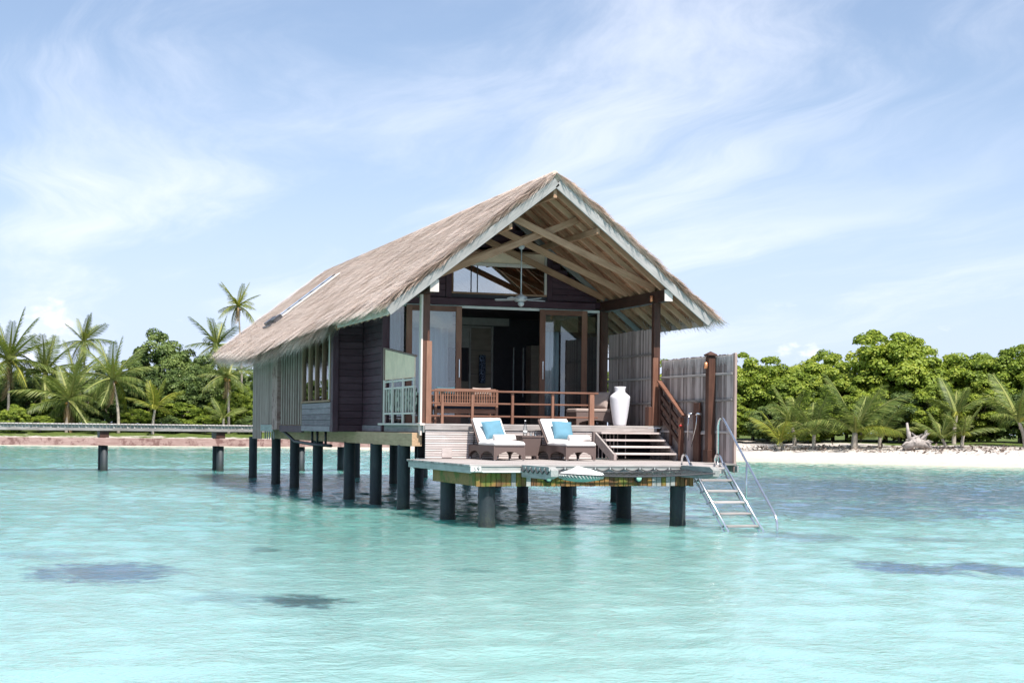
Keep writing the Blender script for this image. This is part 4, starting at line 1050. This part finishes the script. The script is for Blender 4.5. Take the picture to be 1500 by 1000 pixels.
for (lx, ly, lab) in ((11.17, 33.72, 'rolled white towel on the lounger farther from the stairs'), (12.98, 33.66, 'rolled white towel on the lounger next to the stairs')):
    t = thing('rolled_towel', lab, 'towel', (lx + .26, ly, 1.69), 'rolled towels on the loungers')
    V, Fc = [], []; n = 70
    for i in range(n):
        a = i / (n - 1) * 2 * math.pi * 3.2; rr = .022 + .017 * a / (2 * math.pi) + .006
        for x in (0, .5): V.append((lx + x, ly + rr * math.cos(a), 1.765 + rr * math.sin(a) * .85))
    Fc = [(2 * i, 2 * i + 1, 2 * i + 3, 2 * i + 2) for i in range(n - 1)]
    o = meshobj('roll', rawmesh('roll', V, Fc, True), 'towel_white', t); md = o.modifiers.new('thickness', 'SOLIDIFY'); md.thickness = .014
# wicker side table, bottle and glasses
TX, TY, TZ = 12.22, 34.3, 1.265
tb = thing('side_table', 'tapered woven brown side table between the two loungers', 'table', (TX, TY, TZ))
def frus(name, m, x0, x1, zb, zt, parent):
    V = [(TX + sx * x0, TY + sy * x0, zb) for sx, sy in ((-1, -1), (1, -1), (1, 1), (-1, 1))] + [(TX + sx * x1, TY + sy * x1, zt) for sx, sy in ((-1, -1), (1, -1), (1, 1), (-1, 1))]
    return meshobj(name, rawmesh(name, V, [(3, 2, 1, 0), (4, 5, 6, 7), (0, 1, 5, 4), (1, 2, 6, 5), (2, 3, 7, 6), (3, 0, 4, 7)]), m, parent)
frus('body', 'wicker', .17, .235, TZ + .09, TZ + .52, tb); frus('top', 'wicker', .25, .25, TZ + .522, TZ + .555, tb)
for sx in (-1, 1):
    for sy in (-1, 1): box('leg', 'wicker', TX + sx * .16 - .025, TX + sx * .16 + .025, TY + sy * .16 - .025, TY + sy * .16 + .025, TZ + .002, TZ + .09, tb)
bt = thing('water_bottle', 'clear glass bottle on the wicker side table', 'bottle', (TX - .08, TY, TZ + .556))
lathe('body', 'glass_clear', [(.045, 0), (.048, .01), (.048, .17), (.035, .22), (.017, .27), (.016, .33)], (TX - .09, TY, TZ + .557), bt, 18)
lathe('label', 'sign_white', [(.049, .05), (.049, .12)], (TX - .09, TY, TZ + .557), bt, 18)
lathe('cap', 'white_metal', [(.018, .33), (.018, .36)], (TX - .09, TY, TZ + .557), bt, 12)
for x in (.04, .15):
    tag(lathe('drinking_glass', 'glass_clear', [(.03, 0), (.036, .10), (.037, .105)], (TX + x, TY - .05, TZ + .557), None, 16), 'small clear tumbler on the wicker side table', 'glass', 'tumblers on the side table')

# ------------------------------------------------------------------ terrace furniture
bn = thing('bench', 'slatted reddish timber bench standing with its back to the terrace railing', 'bench', (10.95, 35.5, ZF))
b0, b1, by = 10.22, 11.80, 35.32
for x in (b0, b1 - .06):
    box('leg', 'red_brown_z', x, x + .06, by, by + .06, ZF + .002, 2.90, bn); box('leg', 'red_brown_z', x, x + .06, by + .55, by + .61, ZF + .002, 2.68, bn)
    box('armrest', 'red_brown_y', x - .005, x + .065, by + .061, by + .63, 2.64, 2.68, bn)
box('back_rail', 'red_brown_x', b0 + .06, b1 - .06, by, by + .055, 2.845, 2.915, bn)
box('back_rail', 'red_brown_x', b0 + .06, b1 - .06, by, by + .055, 2.50, 2.545, bn)
box('seat_rail', 'red_brown_x', b0 + .06, b1 - .06, by, by + .05, 2.33, 2.42, bn)
x = b0 + .085; i = 0
while x < b1 - .09:
    a, c = (.0, .022) if i % 2 else (.022, .0)
    beam('slat', 'red_brown_z', (x, by + .028, 2.545), (x, by + .028, 2.845), .028, .036, bn, .004, (0, 1, 0)); x += .0605; i += 1
for z_ in (2.64, 2.75): box('weave_rail', 'red_brown_x', b0 + .06, b1 - .06, by + .012, by + .02, z_, z_ + .016, bn, 0)
for i in range(6): box('seat_slat', 'red_brown_x', b0 + .06, b1 - .06, by + .06 + i * .09, by + .135 + i * .09, 2.42, 2.442, bn)
box('seat_pad', 'dark_cloth', b0 + .07, b1 - .07, by + .07, by + .58, 2.444, 2.51, bn, .02)
pm2 = pillow_mesh('pillow', .46, .46, .14)
for x, m, lb in ((10.55, 'teal_cloth', 'dark teal cushion leaning on the terrace bench back'), (11.45, 'taupe_cloth', 'taupe cushion leaning on the terrace bench back')):
    tag(meshobj('cushion', pm2, m, None, Matrix.Translation((x, by + .17, 2.73)) @ Matrix.Rotation(R(78), 4, 'X')), lb, 'cushion')
sd = thing('low_table', 'small dark timber table between the cream side screen and the bench', 'table', (10.05, 35.6, ZF))
box('top', 'dark_brown_x', 9.94, 10.18, 35.28, 35.9, 2.72, 2.76, sd)
for x in (9.95, 10.13):
    for y_ in (35.30, 35.84): box('leg', 'dark_brown_z', x, x + .04, y_, y_ + .04, ZF + .002, 2.718, sd)
box('shelf', 'dark_brown_x', 9.995, 10.125, 35.31, 35.87, 2.3, 2.33, sd)
ac = thing('armchair', 'dark woven armchair with taupe cushions beside the white vase', 'armchair', (14.6, 36.3, ZF))
extrude_poly('seat_panel', 'wicker', [(14.08 + a, ZF + .002 + b) for a, b in arch_panel('p', .98, .33, .07, .06, .07)], 'y', 36.0, 36.04, ac)
extrude_poly('seat_panel', 'wicker', [(14.08 + a, ZF + .002 + b) for a, b in arch_panel('p', .98, .33, .07, .06, .07)], 'y', 36.66, 36.70, ac)
box('seat', 'wicker', 14.09, 15.05, 36.04, 36.66, ZF + .24, ZF + .33, ac)
o = box('seat_pad', 'taupe_cloth', 14.06, 15.0, 35.99, 36.68, ZF + .333, ZF + .42, ac, .03)
beam('back', 'wicker', (15.02, 36.35, ZF + .30), (15.13, 36.35, ZF + .78), .70, .06, ac, .02, (0, 1, 0)) if False else beam('back', 'wicker', (15.03, 36.35, ZF + .30), (15.15, 36.35, ZF + .78), .06, .70, ac, .02, (0, 1, 0))
tag(meshobj('cushion', pm2, 'taupe_cloth', None, Matrix.Translation((14.86, 36.3, ZF + .64)) @ Matrix.Rotation(R(-58), 4, 'Z') @ Matrix.Rotation(R(72), 4, 'X')), 'taupe square cushion against the armchair back', 'cushion')
vs = lathe('vase', 'ceramic', [(.155, 0), (.16, .02), (.195, .22), (.235, .50), (.25, .66), (.252, .70), (.24, .735), (.175, .79), (.133, .825), (.127, .85), (.133, .91), (.148, .96), (.144, .965), (.12, .955), (.11, .85)], (15.08, 35.62, ZF + .003), None, 40)
tag(vs, 'tall white ceramic floor vase beside the fence at the top of the stairs', 'vase')

# ceiling fan
fx, fy = 12.86, 36.78
fn = thing('ceiling_fan', 'grey ceiling fan with long rod hanging from the terrace roof timbers', 'fan', (fx, fy, 5.2))
lathe('canopy', 'fan_grey', [(.03, -.10), (.07, -.06), (.085, 0)], (fx, fy, 6.56), fn, 20)
tube('rod', 'fan_grey', [(fx, fy, 6.5), (fx, fy, 5.36)], .016, fn)
lathe('motor', 'fan_grey', [(.04, 0), (.10, .0), (.145, .03), (.16, .07), (.15, .12), (.10, .15), (.03, .18), (.018, .24)], (fx, fy, 5.16), fn, 28)
lathe('light_bowl', 'fan_grey', [(.01, -.13), (.06, -.10), (.085, -.05), (.06, 0)], (fx, fy, 5.158), fn, 20)
for k in range(5):
    a = R(8 + 72 * k)
    c, s_ = math.cos(a), math.sin(a)
    m_ = Matrix.Translation((fx, fy, 5.20)) @ Matrix.Rotation(a, 4, 'Z') @ Matrix.Rotation(R(11), 4, 'X')
    V = [(.13, -.03, 0), (.22, -.06, 0), (.62, -.075, 0), (.66, -.05, 0), (.66, .05, 0), (.62, .075, 0), (.22, .06, 0), (.13, .03, 0)]
    V = V + [(x, y, .012) for x, y, _ in V]
    Fc = [tuple(range(8))[::-1], tuple(range(8, 16))] + [(i, (i + 1) % 8, 8 + (i + 1) % 8, 8 + i) for i in range(8)]
    meshobj('blade', rawmesh('blade', V, Fc), 'fan_grey', fn, m_)
# ------------------------------------------------------------------ jetty
jt = thing('jetty', 'long grey timber jetty with a coral coloured beam on dark posts behind the bungalow', 'jetty', (8, 68.4, 0))
jp = part('planking', jt, (8, 68.4, 1.95))
x = -9.0
while x < 17.5:
    box('plank', 'pale_wood_x', x, x + .125, 67.55 + random.uniform(-.012, .012), 69.4, 1.945, 1.99, jp, 0.004); x += .142
box('edge_beam', 'grey_wood_x', -9.2, 17.5, 67.63, 67.73, 1.69, 1.935, jt)
box('edge_beam', 'grey_wood_x', -9.2, 17.5, 69.2, 69.3, 1.69, 1.935, jt)
x = -9.0
while x < 17.5:
    box('bolt_cap', 'pale_wood_x', x, x + .035, 67.615, 67.628, 1.80, 1.88, jt, 0); x += .284
box('utility_beam', 'coral_beam', -9.3, 17.6, 67.58, 67.72, 1.07, 1.39, jt)
for xx in (-6.1, -0.5, 5.12, 10.0, 13.55, 15.6):
    lathe('pile', 'pile_concrete', [(.165, -2.5), (.165, .05), (.155, .12), (.155, 1.06)], (xx, 67.85, 0), jt, 16)
    box('pile_cap', 'coral_beam', xx - .21, xx + .21, 67.55, 69.3, 1.392, 1.688, jt) if False else box('pile_cap', 'dark_brown_x', xx - .19, xx + .19, 67.73, 69.19, 1.40, 1.688, jt)
    lathe('pile', 'pile_concrete', [(.165, -2.5), (.165, .05), (.155, .12), (.155, 1.398)], (xx, 69.1, 0), jt, 16)

# ------------------------------------------------------------------ vegetation
def quads_from(base, along, side, ln, wd):
    n = len(base); v = np.empty((n, 4, 3))
    v[:, 0] = base; v[:, 1] = base + along * (ln * .5)[:, None] + side * (wd / 2)[:, None]
    v[:, 2] = base + along * ln[:, None]; v[:, 3] = base + along * (ln * .5)[:, None] - side * (wd / 2)[:, None]
    return v.reshape(-1, 3), np.arange(n * 4).reshape(n, 4)
def unit(v): return v / np.maximum(np.linalg.norm(v, axis=1), 1e-6)[:, None]
def crown_mesh(seed, nclump, leaves, rx, rz, zc, leaf=(0.15, 0.29), clump=(0.40, 0.85), low=False):
    """leaf clumps spread over and through an uneven dome; unit is metres, foot of the tree at z=0"""
    g = np.random.default_rng(seed); V, Fq, Ti, o = [], [], [], 0
    for c in range(nclump):
        d = g.normal(size=3); d /= np.linalg.norm(d)
        if d[2] < -0.35 and not low: d[2] *= -0.6
        k = g.uniform(.35, 1.0) ** .45
        lump = 1 + .22 * math.sin(3.1 * d[0] + seed) * math.cos(2.7 * d[1] + seed * 1.7)
        cen = np.array([d[0] * rx * k * lump, d[1] * rx * k * lump, zc + d[2] * rz * k * lump])
        if low: cen[2] = max(cen[2], .35)
        r = g.uniform(*clump); n = int(leaves * g.uniform(.7, 1.3))
        e = unit(g.normal(size=(n, 3))); e[:, 2] = np.where(e[:, 2] < -.3, -e[:, 2] * .7, e[:, 2]); e = unit(e)
        base = cen + e * (r * g.uniform(.45, 1.0, n) ** .6)[:, None] * np.array([1, 1, .75])
        nrm = unit(e + np.array([0, 0, .5]) + g.normal(0, .45, (n, 3)))
        al = unit(np.cross(nrm, g.normal(size=(n, 3)))); sd = np.cross(nrm, al)
        ln = g.uniform(*leaf, n); v, f = quads_from(base - al * (ln / 2)[:, None], al, sd, ln, ln * g.uniform(.5, .7, n))
        tone = g.normal(.5, .12)
        ti = np.repeat(np.clip(g.normal(tone, .16, n), 0, 1), 4)
        V.append(v); Fq.append(f + o); Ti.append(ti); o += len(v)
    return bigmesh('crown', np.concatenate(V), np.concatenate(Fq), np.concatenate(Ti))
def trunk_mesh(seed, h, r, spread, nl=5):
    g = random.Random(seed); V, Fc = [], []
    def add(pts, rads):
        v, f = tube_data(pts, rads, 7, True); o = len(V); V.extend(v); Fc.extend(tuple(i + o for i in q) for q in f)
    top = Vector((g.uniform(-.2, .2), g.uniform(-.2, .2), h * .45))
    add([(0, 0, -.4), (.05, .03, h * .2), top], [r, r * .8, r * .6])
    for i in range(nl):
        a = 2 * math.pi * i / nl + g.uniform(-.4, .4); q = Vector((math.cos(a) * spread, math.sin(a) * spread, h * g.uniform(.62, .85)))
        add([top * .8, top.lerp(q, .5) + Vector((0, 0, .3)), q], [r * .5, r * .32, r * .1])
    return rawmesh('trunk', V, Fc, True)
CR = {}
def crown(kind):
    if kind not in CR:
        a = {'dome0': (1, 150, 260, 3.0, 3.0, 3.5), 'dome1': (2, 150, 260, 3.2, 2.9, 3.2), 'dome2': (3, 140, 260, 2.8, 3.2, 3.7), 'dome3': (5, 165, 260, 3.6, 2.8, 3.2)}[kind]
        CR[kind] = (crown_mesh(a[0], a[1], a[2], a[3], a[4], a[5], low=True), trunk_mesh(a[0], 6.5, .16, 1.8))
    return CR[kind]
def tree(x, y, h, kind, m, label, group, wide=1.0, rot=None, zbase=None):
    z = gz(x, y) if zbase is None else zbase
    t = thing('broadleaf_tree', label, 'tree', (x, y, z - .05), group)
    c, tr_ = crown(kind); k = h / 6.9; a = random.uniform(0, 6.28) if rot is None else rot
    mt = Matrix.Translation((x, y, z - .05)) @ Matrix.Rotation(a, 4, 'Z') @ Matrix.Diagonal((k * wide, k * wide, k, 1))
    meshobj('crown', c, m, t, mt); meshobj('trunk', tr_, 'bark', t, mt); return t

def frond_mesh(seed, ln, arch, droop, nl=36, leaf=0.62):
    """one pinnate palm leaf along +X from the crown, arching down"""
    g = np.random.default_rng(seed); V, Fq, Ti = [], [], []
    ts = np.linspace(0, 1, 13); px_ = ln * (ts - .10 * arch * ts ** 2); pz = ln * (.30 * ts * 0 + 0 - arch * .62 * ts ** 2.1)
    pts = np.stack([px_, np.zeros(13), pz], 1)
    def at(t): return np.array([np.interp(t, ts, pts[:, k]) for k in range(3)])
    o = 0
    for i in range(12):   # midrib as a thin three-sided strip
        a, b = pts[i], pts[i + 1]; ra, rb = .045 * (1 - ts[i] * .85), .045 * (1 - ts[i + 1] * .85)
        for u0, u1 in (((0, 1, .1), (0, -1, .1)), ((0, 1, .1), (0, 0, -1)), ((0, 0, -1), (0, -1, .1))):
            V += [a + np.array(u0) * ra, b + np.array(u0) * rb, b + np.array(u1) * rb, a + np.array(u1) * ra]; Fq.append((o, o + 1, o + 2, o + 3)); o += 4; Ti += [.95, .85, .85, .95]
    for i in range(nl):
        t = .12 + .87 * i / (nl - 1); p = at(t); q = at(min(1, t + .03)); d = (q - p); d /= max(np.linalg.norm(d), 1e-6)
        L_ = leaf * (.45 + 1.0 * math.sin(math.pi * min(1, .12 + t * .86)) ** .8) * g.uniform(.88, 1.08)
        for s_ in (-1, 1):
            out_ = np.array([0, s_ * 1., 0]); dirn = out_ * .80 + d * .62 + np.array([0, 0, -droop * g.uniform(.6, 1.3) + .12]); dirn /= np.linalg.norm(dirn)
            mid = p + dirn * L_ * .55; end = p + dirn * L_ * .9 + np.array([0, 0, -droop * L_ * .42 * g.uniform(.6, 1.5)])
            wv = d * .0135 * (L_ / .6 + .5); tn = float(np.clip(g.normal(.45, .18), 0, 1))
            V += [p - wv * .5, p + wv * .5, mid + wv * .75, mid - wv * .75]; Fq.append((o, o + 1, o + 2, o + 3)); o += 4; Ti += [tn] * 4
            V += [mid - wv * .75, mid + wv * .75, end + wv * .08, end - wv * .08]; Fq.append((o, o + 1, o + 2, o + 3)); o += 4; Ti += [tn, tn, min(1, tn + .2), min(1, tn + .2)]
    return bigmesh('frond', np.array(V), np.array(Fq), np.array(Ti))
FR = [frond_mesh(1, 1.0, .30, .30, leaf=.20), frond_mesh(2, 1.0, .55, .55, leaf=.20), frond_mesh(3, 1.0, .85, .85, leaf=.19), frond_mesh(4, 1.0, .12, .25, leaf=.17)]
for m_ in FR: m_.materials.append(MAT['frond_green'])
def palm(x, y, ztop, fl, label, group=None, nf=18, lean=(0, 0), m='frond_green', young=False, seed=0, nuts=0, tr=0.16):
    g = random.Random(seed); z0 = gz(x, y); t = thing('coconut_palm', label, 'palm', (x, y, z0), group)
    top = Vector((x + lean[0], y + lean[1], ztop)); ft = Vector((x, y, z0 - .3))
    pts = [ft.lerp(top, k / 8) + Vector((-lean[0] * .35 * math.sin(math.pi * k / 8), -lean[1] * .35 * math.sin(math.pi * k / 8), 0)) for k in range(9)]
    tube('trunk', 'bark_pale', pts, [tr * (1.35 if k == 0 else 1.0 - .045 * k) for k in range(9)], t, 9)
    for k in range(nf):
        u = (k + .5) / nf
        az = k * 2.39996 + g.uniform(-.45, .45)
        el = R(82 - (58 if young else 118) * u ** .9) + g.uniform(-.18, .18)
        fm = FR[3] if u < .15 else FR[0] if u < .40 else FR[1] if u < .72 else FR[2]
        if young: fm = FR[0] if u < .3 else FR[1] if u < .7 else FR[2]
        l_ = fl * (.72 + .38 * math.sin(math.pi * min(1, .25 + u * .65))) * g.uniform(.78, 1.15)
        mt = Matrix.Translation(top) @ Matrix.Rotation(az, 4, 'Z') @ Matrix.Rotation(-el, 4, 'Y') @ Matrix.Rotation(g.uniform(-.5, .5), 4, 'X') @ Matrix.Scale(l_, 4)
        mm = m
        if u > .8 and g.random() < .4: mm = 'frond_yellow'
        if not young and k >= nf - 2: mm = 'frond_dead'; mt = Matrix.Translation(top) @ Matrix.Rotation(az, 4, 'Z') @ Matrix.Rotation(R(66), 4, 'Y') @ Matrix.Scale(l_ * .8, 4)
        meshobj('frond', fm, mm, t, mt)
    for k in range(nuts):
        a = g.uniform(0, 6.28); lathe('coconut', 'coconut', [(.02, -.13), (.10, -.08), (.125, 0), (.10, .08), (.02, .13)], top + Vector((math.cos(a) * .28, math.sin(a) * .28, -.25 - .2 * g.random())), t, 8)
    return t

# right shore: a dense hedge of sea almond and scaevola with young palms in front of it
G1 = 'broadleaf trees of the thicket behind the beach'
i = 0
hedge = [(51.5, 110.5, 6.2, 'dome0'), (53.5, 107.0, 6.0, 'dome1'), (55.6, 105.5, 6.4, 'dome2'), (57.6, 103.5, 6.1, 'dome3'), (59.3, 102.0, 6.5, 'dome0'), (61.0, 101.0, 6.2, 'dome1'),
         (63.2, 99.3, 8.0, 'dome2'), (65.0, 98.0, 7.9, 'dome0'), (67.2, 96.0, 7.0, 'dome3'), (69.0, 95.0, 7.2, 'dome1'), (70.6, 93.2, 6.9, 'dome2'), (72.6, 91.4, 7.4, 'dome0'), (75.0, 90.0, 7.2, 'dome3'), (78, 87.5, 7, 'dome1'),
         (54.0, 112.0, 6.6, 'dome3'), (58.5, 108.5, 6.7, 'dome1'), (62.5, 105.5, 6.9, 'dome0'), (66.5, 102.5, 7.3, 'dome2'), (71.0, 99.5, 7.3, 'dome3'), (76.5, 95.5, 7.6, 'dome0'), (49.0, 114.0, 6.2, 'dome2')]
HL = ['green tree of the beach thicket rising just behind the fence end', 'rounded thicket tree behind the small leaning young palm', 'thicket tree behind the young palm near the fence', 'flat topped thicket tree behind the arching orange stemmed palm', 'thicket tree standing behind the largest young palm', 'thicket tree between the largest palm and the tall dome', 'tallest domed tree of the beach thicket above the driftwood', 'second tall tree joined to the tallest dome of the thicket', 'broad thicket tree behind the pair of short palms', 'thicket tree beside the broad one behind the short palms', 'thicket tree behind the drooping beach palm', 'tall thicket tree past the drooping beach palm', 'thicket tree beyond the drooping palm, near the beach bend', 'outermost thicket tree at the beach bend']
for k, (x, y, h, kd) in enumerate(hedge):
    tree(x, y, h, kd, 'leaf_bright', HL[k] if k < len(HL) else 'rear tree of the beach thicket with only its bright green top showing', G1, 1.05)
low = [(54.5, 100.3, 3.4), (57.0, 98.6, 3.6), (59.6, 96.8, 3.9), (62.0, 95.6, 4.3), (63.9, 94.0, 4.6), (66.4, 92.4, 4.3), (68.6, 90.9, 4.0), (71.2, 89.0, 4.2), (52.2, 103.0, 3.3)]
BL = ['low bush behind the young palm near the fence', 'low bush behind the arching orange stemmed palm', 'low dark bush beside the thick based palm', 'low bush behind the short palm next to the driftwood', 'low bush directly above the driftwood', 'low dark bush behind the pair of short palms', 'low bush between the short palms and the drooping palm', 'low bush behind the drooping beach palm', 'low dark bush at the fence end of the thicket']
for k, (x, y, h) in enumerate(low):
    t = tree(x, y, h, ('dome1', 'dome3', 'dome0')[k % 3], 'leaf_bright' if k % 3 else 'leaf_dark', BL[k], 'bushes along the beach thicket', 1.15)
    t.name = 'bush'; t['category'] = 'bush'
palm(51.4, 93.2, gz(51.4, 93.2) + .55, 2.15, 'small leaning young palm at the end of the beach by the lower fence', None, 8, (-.3, -.2), 'frond_yellow', True, 1, tr=.15)
palm(53.4, 95.2, gz(53.4, 95.2) + 1.3, 2.84, 'young palm standing behind two beach palms near the lower fence', None, 10, (-.2, 0), 'frond_green', True, 2)
palm(53.0, 91.9, gz(53, 91.9) + 1.0, 3.01, 'arching young palm with an orange stem on the sand edge', None, 10, (0, 0), 'frond_green', True, 3)
palm(55.0, 90.1, gz(55, 90.1) + 1.1, 3.70, 'largest young palm on the beach with a thick pale base', None, 12, (.05, 0), 'frond_green', True, 4, tr=.26)
palm(56.5, 89.4, gz(56.5, 89.4) + .7, 2.32, 'short young palm next to the driftwood stump', None, 8, (0, 0), 'frond_green', True, 5)
palm(59.4, 86.2, gz(59.4, 86.2) + .6, 1.89, 'short leaning palm of the pair beyond the driftwood', None, 8, (-.3, 0), 'frond_green', True, 6, tr=.13)
palm(60.2, 85.6, gz(60.2, 85.6) + .8, 2.15, 'upright palm of the pair beyond the driftwood', None, 8, (.1, 0), 'frond_green', True, 7, tr=.14)
palm(64.9, 85.4, gz(64.9, 85.4) + 1.7, 3.10, 'drooping palm beside the thicket standing apart at the beach bend', None, 12, (-.5, 0), 'frond_green', True, 8)
palm(63.0, 90.5, gz(63, 90.5) + 2.0, 2.49, 'dark palm half hidden in the thicket above the driftwood', None, 9, (.2, 0), 'frond_green', True, 9)
dw = thing('driftwood', 'grey tangled driftwood stump lying on the white sand', 'driftwood', (57.2, 86.6, gz(57.2, 86.6)))
zb = gz(57.2, 86.6); g = random.Random(4)
tube('log', 'driftwood_grey', [(56.6, 86.7, zb + .1), (57.1, 86.5, zb + .5), (57.8, 86.6, zb + .45), (58.4, 86.3, zb + .15)], [.25, .36, .34, .16], dw, 9)
for k in range(13):
    a = g.uniform(0, 6.28); x0 = g.uniform(56.7, 58.1); l_ = g.uniform(.5, 1.1); zt = g.uniform(-.3, 1.2)
    p0 = Vector((x0, 86.5, zb + .42)); p1 = p0 + Vector((math.cos(a) * l_ * .8, math.sin(a) * l_ * .5, zt * .7)); p1.z = max(p1.z, zb + .02)
    tube('root', 'driftwood_grey', [p0, p0.lerp(p1, .5) + Vector((0, 0, .12)), p1], [.14, .10, .04], dw, 6)
tube('root', 'driftwood_grey', [(57.0, 86.5, zb + .4), (56.75, 86.45, zb + 1.0), (56.6, 86.4, zb + 1.75)], [.16, .12, .07], dw, 7)
tube('root', 'driftwood_grey', [(57.8, 86.5, zb + .4), (58.0, 86.45, zb + .9), (58.1, 86.4, zb + 1.3)], [.16, .13, .09], dw, 7)
# wrack: dead coral, twigs and leaf litter along the top of the beach
g2 = np.random.default_rng(21); V, Fq = [], []; o_ = 0
for k in range(2600):
    s0 = g2.uniform(0, 1); a = SHORE[7] + (SHORE[8] - SHORE[7]) * s0 if s0 < .02 else None
    x = g2.uniform(46, 72); y = 87.7 - (x - 48.6) * 1.02 + g2.normal(8.0, 2.0)
    zz = gz(x, y) if k % 4 == 0 else None
    V.append((x, y))
P_ = np.array(V); zv, sv = ground_z(P_); keep = (sv > 3.2) & (sv < 12.5); P_ = P_[keep]; zv = zv[keep]; n = len(P_)
al = unit(np.column_stack([g2.normal(size=(n, 2)), g2.uniform(0, .5, n)])); sd_ = unit(np.cross(al, np.array([0, 0, 1.]) + g2.normal(0, .3, (n, 3))))
ln = g2.uniform(.10, .55, n) ** 1.3; v, f = quads_from(np.column_stack([P_, zv + .02]), al, sd_, ln, ln * g2.uniform(.15, .6, n))
o = meshobj('beach_litter', bigmesh('beach_litter', v, f, np.full(len(v), .5)), 'dry_litter'); o['kind'] = 'stuff'; tag(o, 'dry leaf and twig litter along the top of the beach', 'litter')

# left shore
palm(2.9, 157.0, 8.0, 4.6, 'large drooping coconut palm over the low bright bush behind the jetty', None, 22, (0, 0), 'frond_green', False, 11, 4)
palm(10.4, 163.5, 10.3, 2.9, 'slim tall palm standing alone above the thicket behind the jetty', None, 18, (-.2, 0), 'frond_green', False, 12, 2, .13)
palm(8.0, 151.8, 4.2, 4.2, 'low wide palm with orange coconuts behind the jetty', None, 20, (.2, 0), 'frond_green', False, 13, 6)
palm(12.6, 150.0, 6.2, 3.9, 'bright arching palm leaning over the lawn behind the jetty', None, 20, (-.6, 0), 'frond_green', False, 14, 4)
palm(26.6, 165.4, 14.6, 2.7, 'tallest palm with yellow green fronds above the roof eave', None, 17, (-.5, 0), 'frond_yellow', False, 15, 3, .13)
palm(23.8, 162, 10.2, 3.4, 'dark palm beneath the tallest palm beside the roof', None, 18, (-.4, 0), 'frond_green', False, 16)
palm(23.0, 150.8, 6.7, 3.2, 'palm hung with coconuts beside the plank screen of the bungalow', None, 17, (-.2, 0), 'frond_green', False, 17, 8, .15)
palm(6.0, 158.5, 7.0, 4.0, 'dusty palm behind the low wide palm', None, 18, (.3, 0), 'frond_green', False, 18)
palm(15.6, 148.6, 3.4, 3.0, 'small yellowing palm at the foot of the big tree', None, 9, (.2, 0), 'frond_yellow', True, 19)
palm(9.3, 160.5, 6.4, 3.6, 'dark palm at the foot of the slim tall palm', None, 16, (0, 0), 'frond_green', False, 20)
palm(22.0, 147.5, 2.6, 2.2, 'small palm clump near the jetty end', None, 8, (0, 0), 'frond_green', True, 23)
G2 = 'dark broadleaf trees of the thicket behind the jetty'
tree(18.3, 162.5, 10.2, 'dome0', 'leaf_dark', 'tallest rounded dark green tree behind the jetty', None, .85)
tree(21.6, 159.0, 8.4, 'dome3', 'leaf_dark', 'broad dark tree joined to the tallest rounded tree', None, .80)
tree(16.2, 158.0, 7.4, 'dome1', 'leaf_dark', 'mid height dark tree in front of the tallest rounded tree', None, .8)
tree(19.5, 155.0, 6.2, 'dome2', 'leaf_dark', 'dense dark bush under the tallest rounded tree', None, .95)
tree(22.6, 152.6, 4.3, 'dome1', 'leaf_bright', 'pale green bushy tree near the plank screen', None, .8)
tree(24.6, 154.5, 4.6, 'dome2', 'leaf_bright', 'bright green tree close to the bungalow plank screen', None, .8)
tree(3.3, 149.5, 2.9, 'dome3', 'leaf_bright', 'low bright bush on the lawn under the large drooping palm', None, 1.0)
for k, (x, y, h) in enumerate(((-6, 172, 6.2), (-1, 170, 6.5), (3.5, 171, 6.4), (8, 173, 6.6), (12.5, 170, 6.8), (16, 174, 7), (27, 172, 7), (31, 168, 7.2), (36, 160, 7.2), (-12, 170, 6.3), (5, 163, 5.4), (10, 158, 4.6), (13.5, 160, 5.8), (0, 163, 5.4), (28, 158, 6.0), (33, 150, 6.5), (38, 142, 6.5), (42, 132, 6.4), (45, 124, 6.2), (-18, 173, 6.4))):
    tree(x, y, h, ('dome0', 'dome1', 'dome2', 'dome3')[k % 4], 'leaf_dark', 'dark green tree in the background thicket behind the jetty', G2, 1.15)
for k, (x, y, h) in enumerate(((1.5, 153, 2.2), (5.6, 150.2, 1.8), (10.6, 148.8, 1.6), (14.5, 151.5, 2.6), (17.2, 149.8, 2.0), (20.6, 149.6, 2.2), (24.5, 148.5, 2.0), (18.6, 152.2, 3.4), (12.2, 154.6, 3.4), (7.5, 156, 3.6))):
    t = tree(x, y, h, ('dome3', 'dome1')[k % 2], 'leaf_bright' if k % 2 else 'leaf_dark', 'knee high shrub at the foot of the palms behind the jetty', 'shrubs along the shore behind the jetty', 1.3); t.name = 'shrub'; t['category'] = 'shrub'
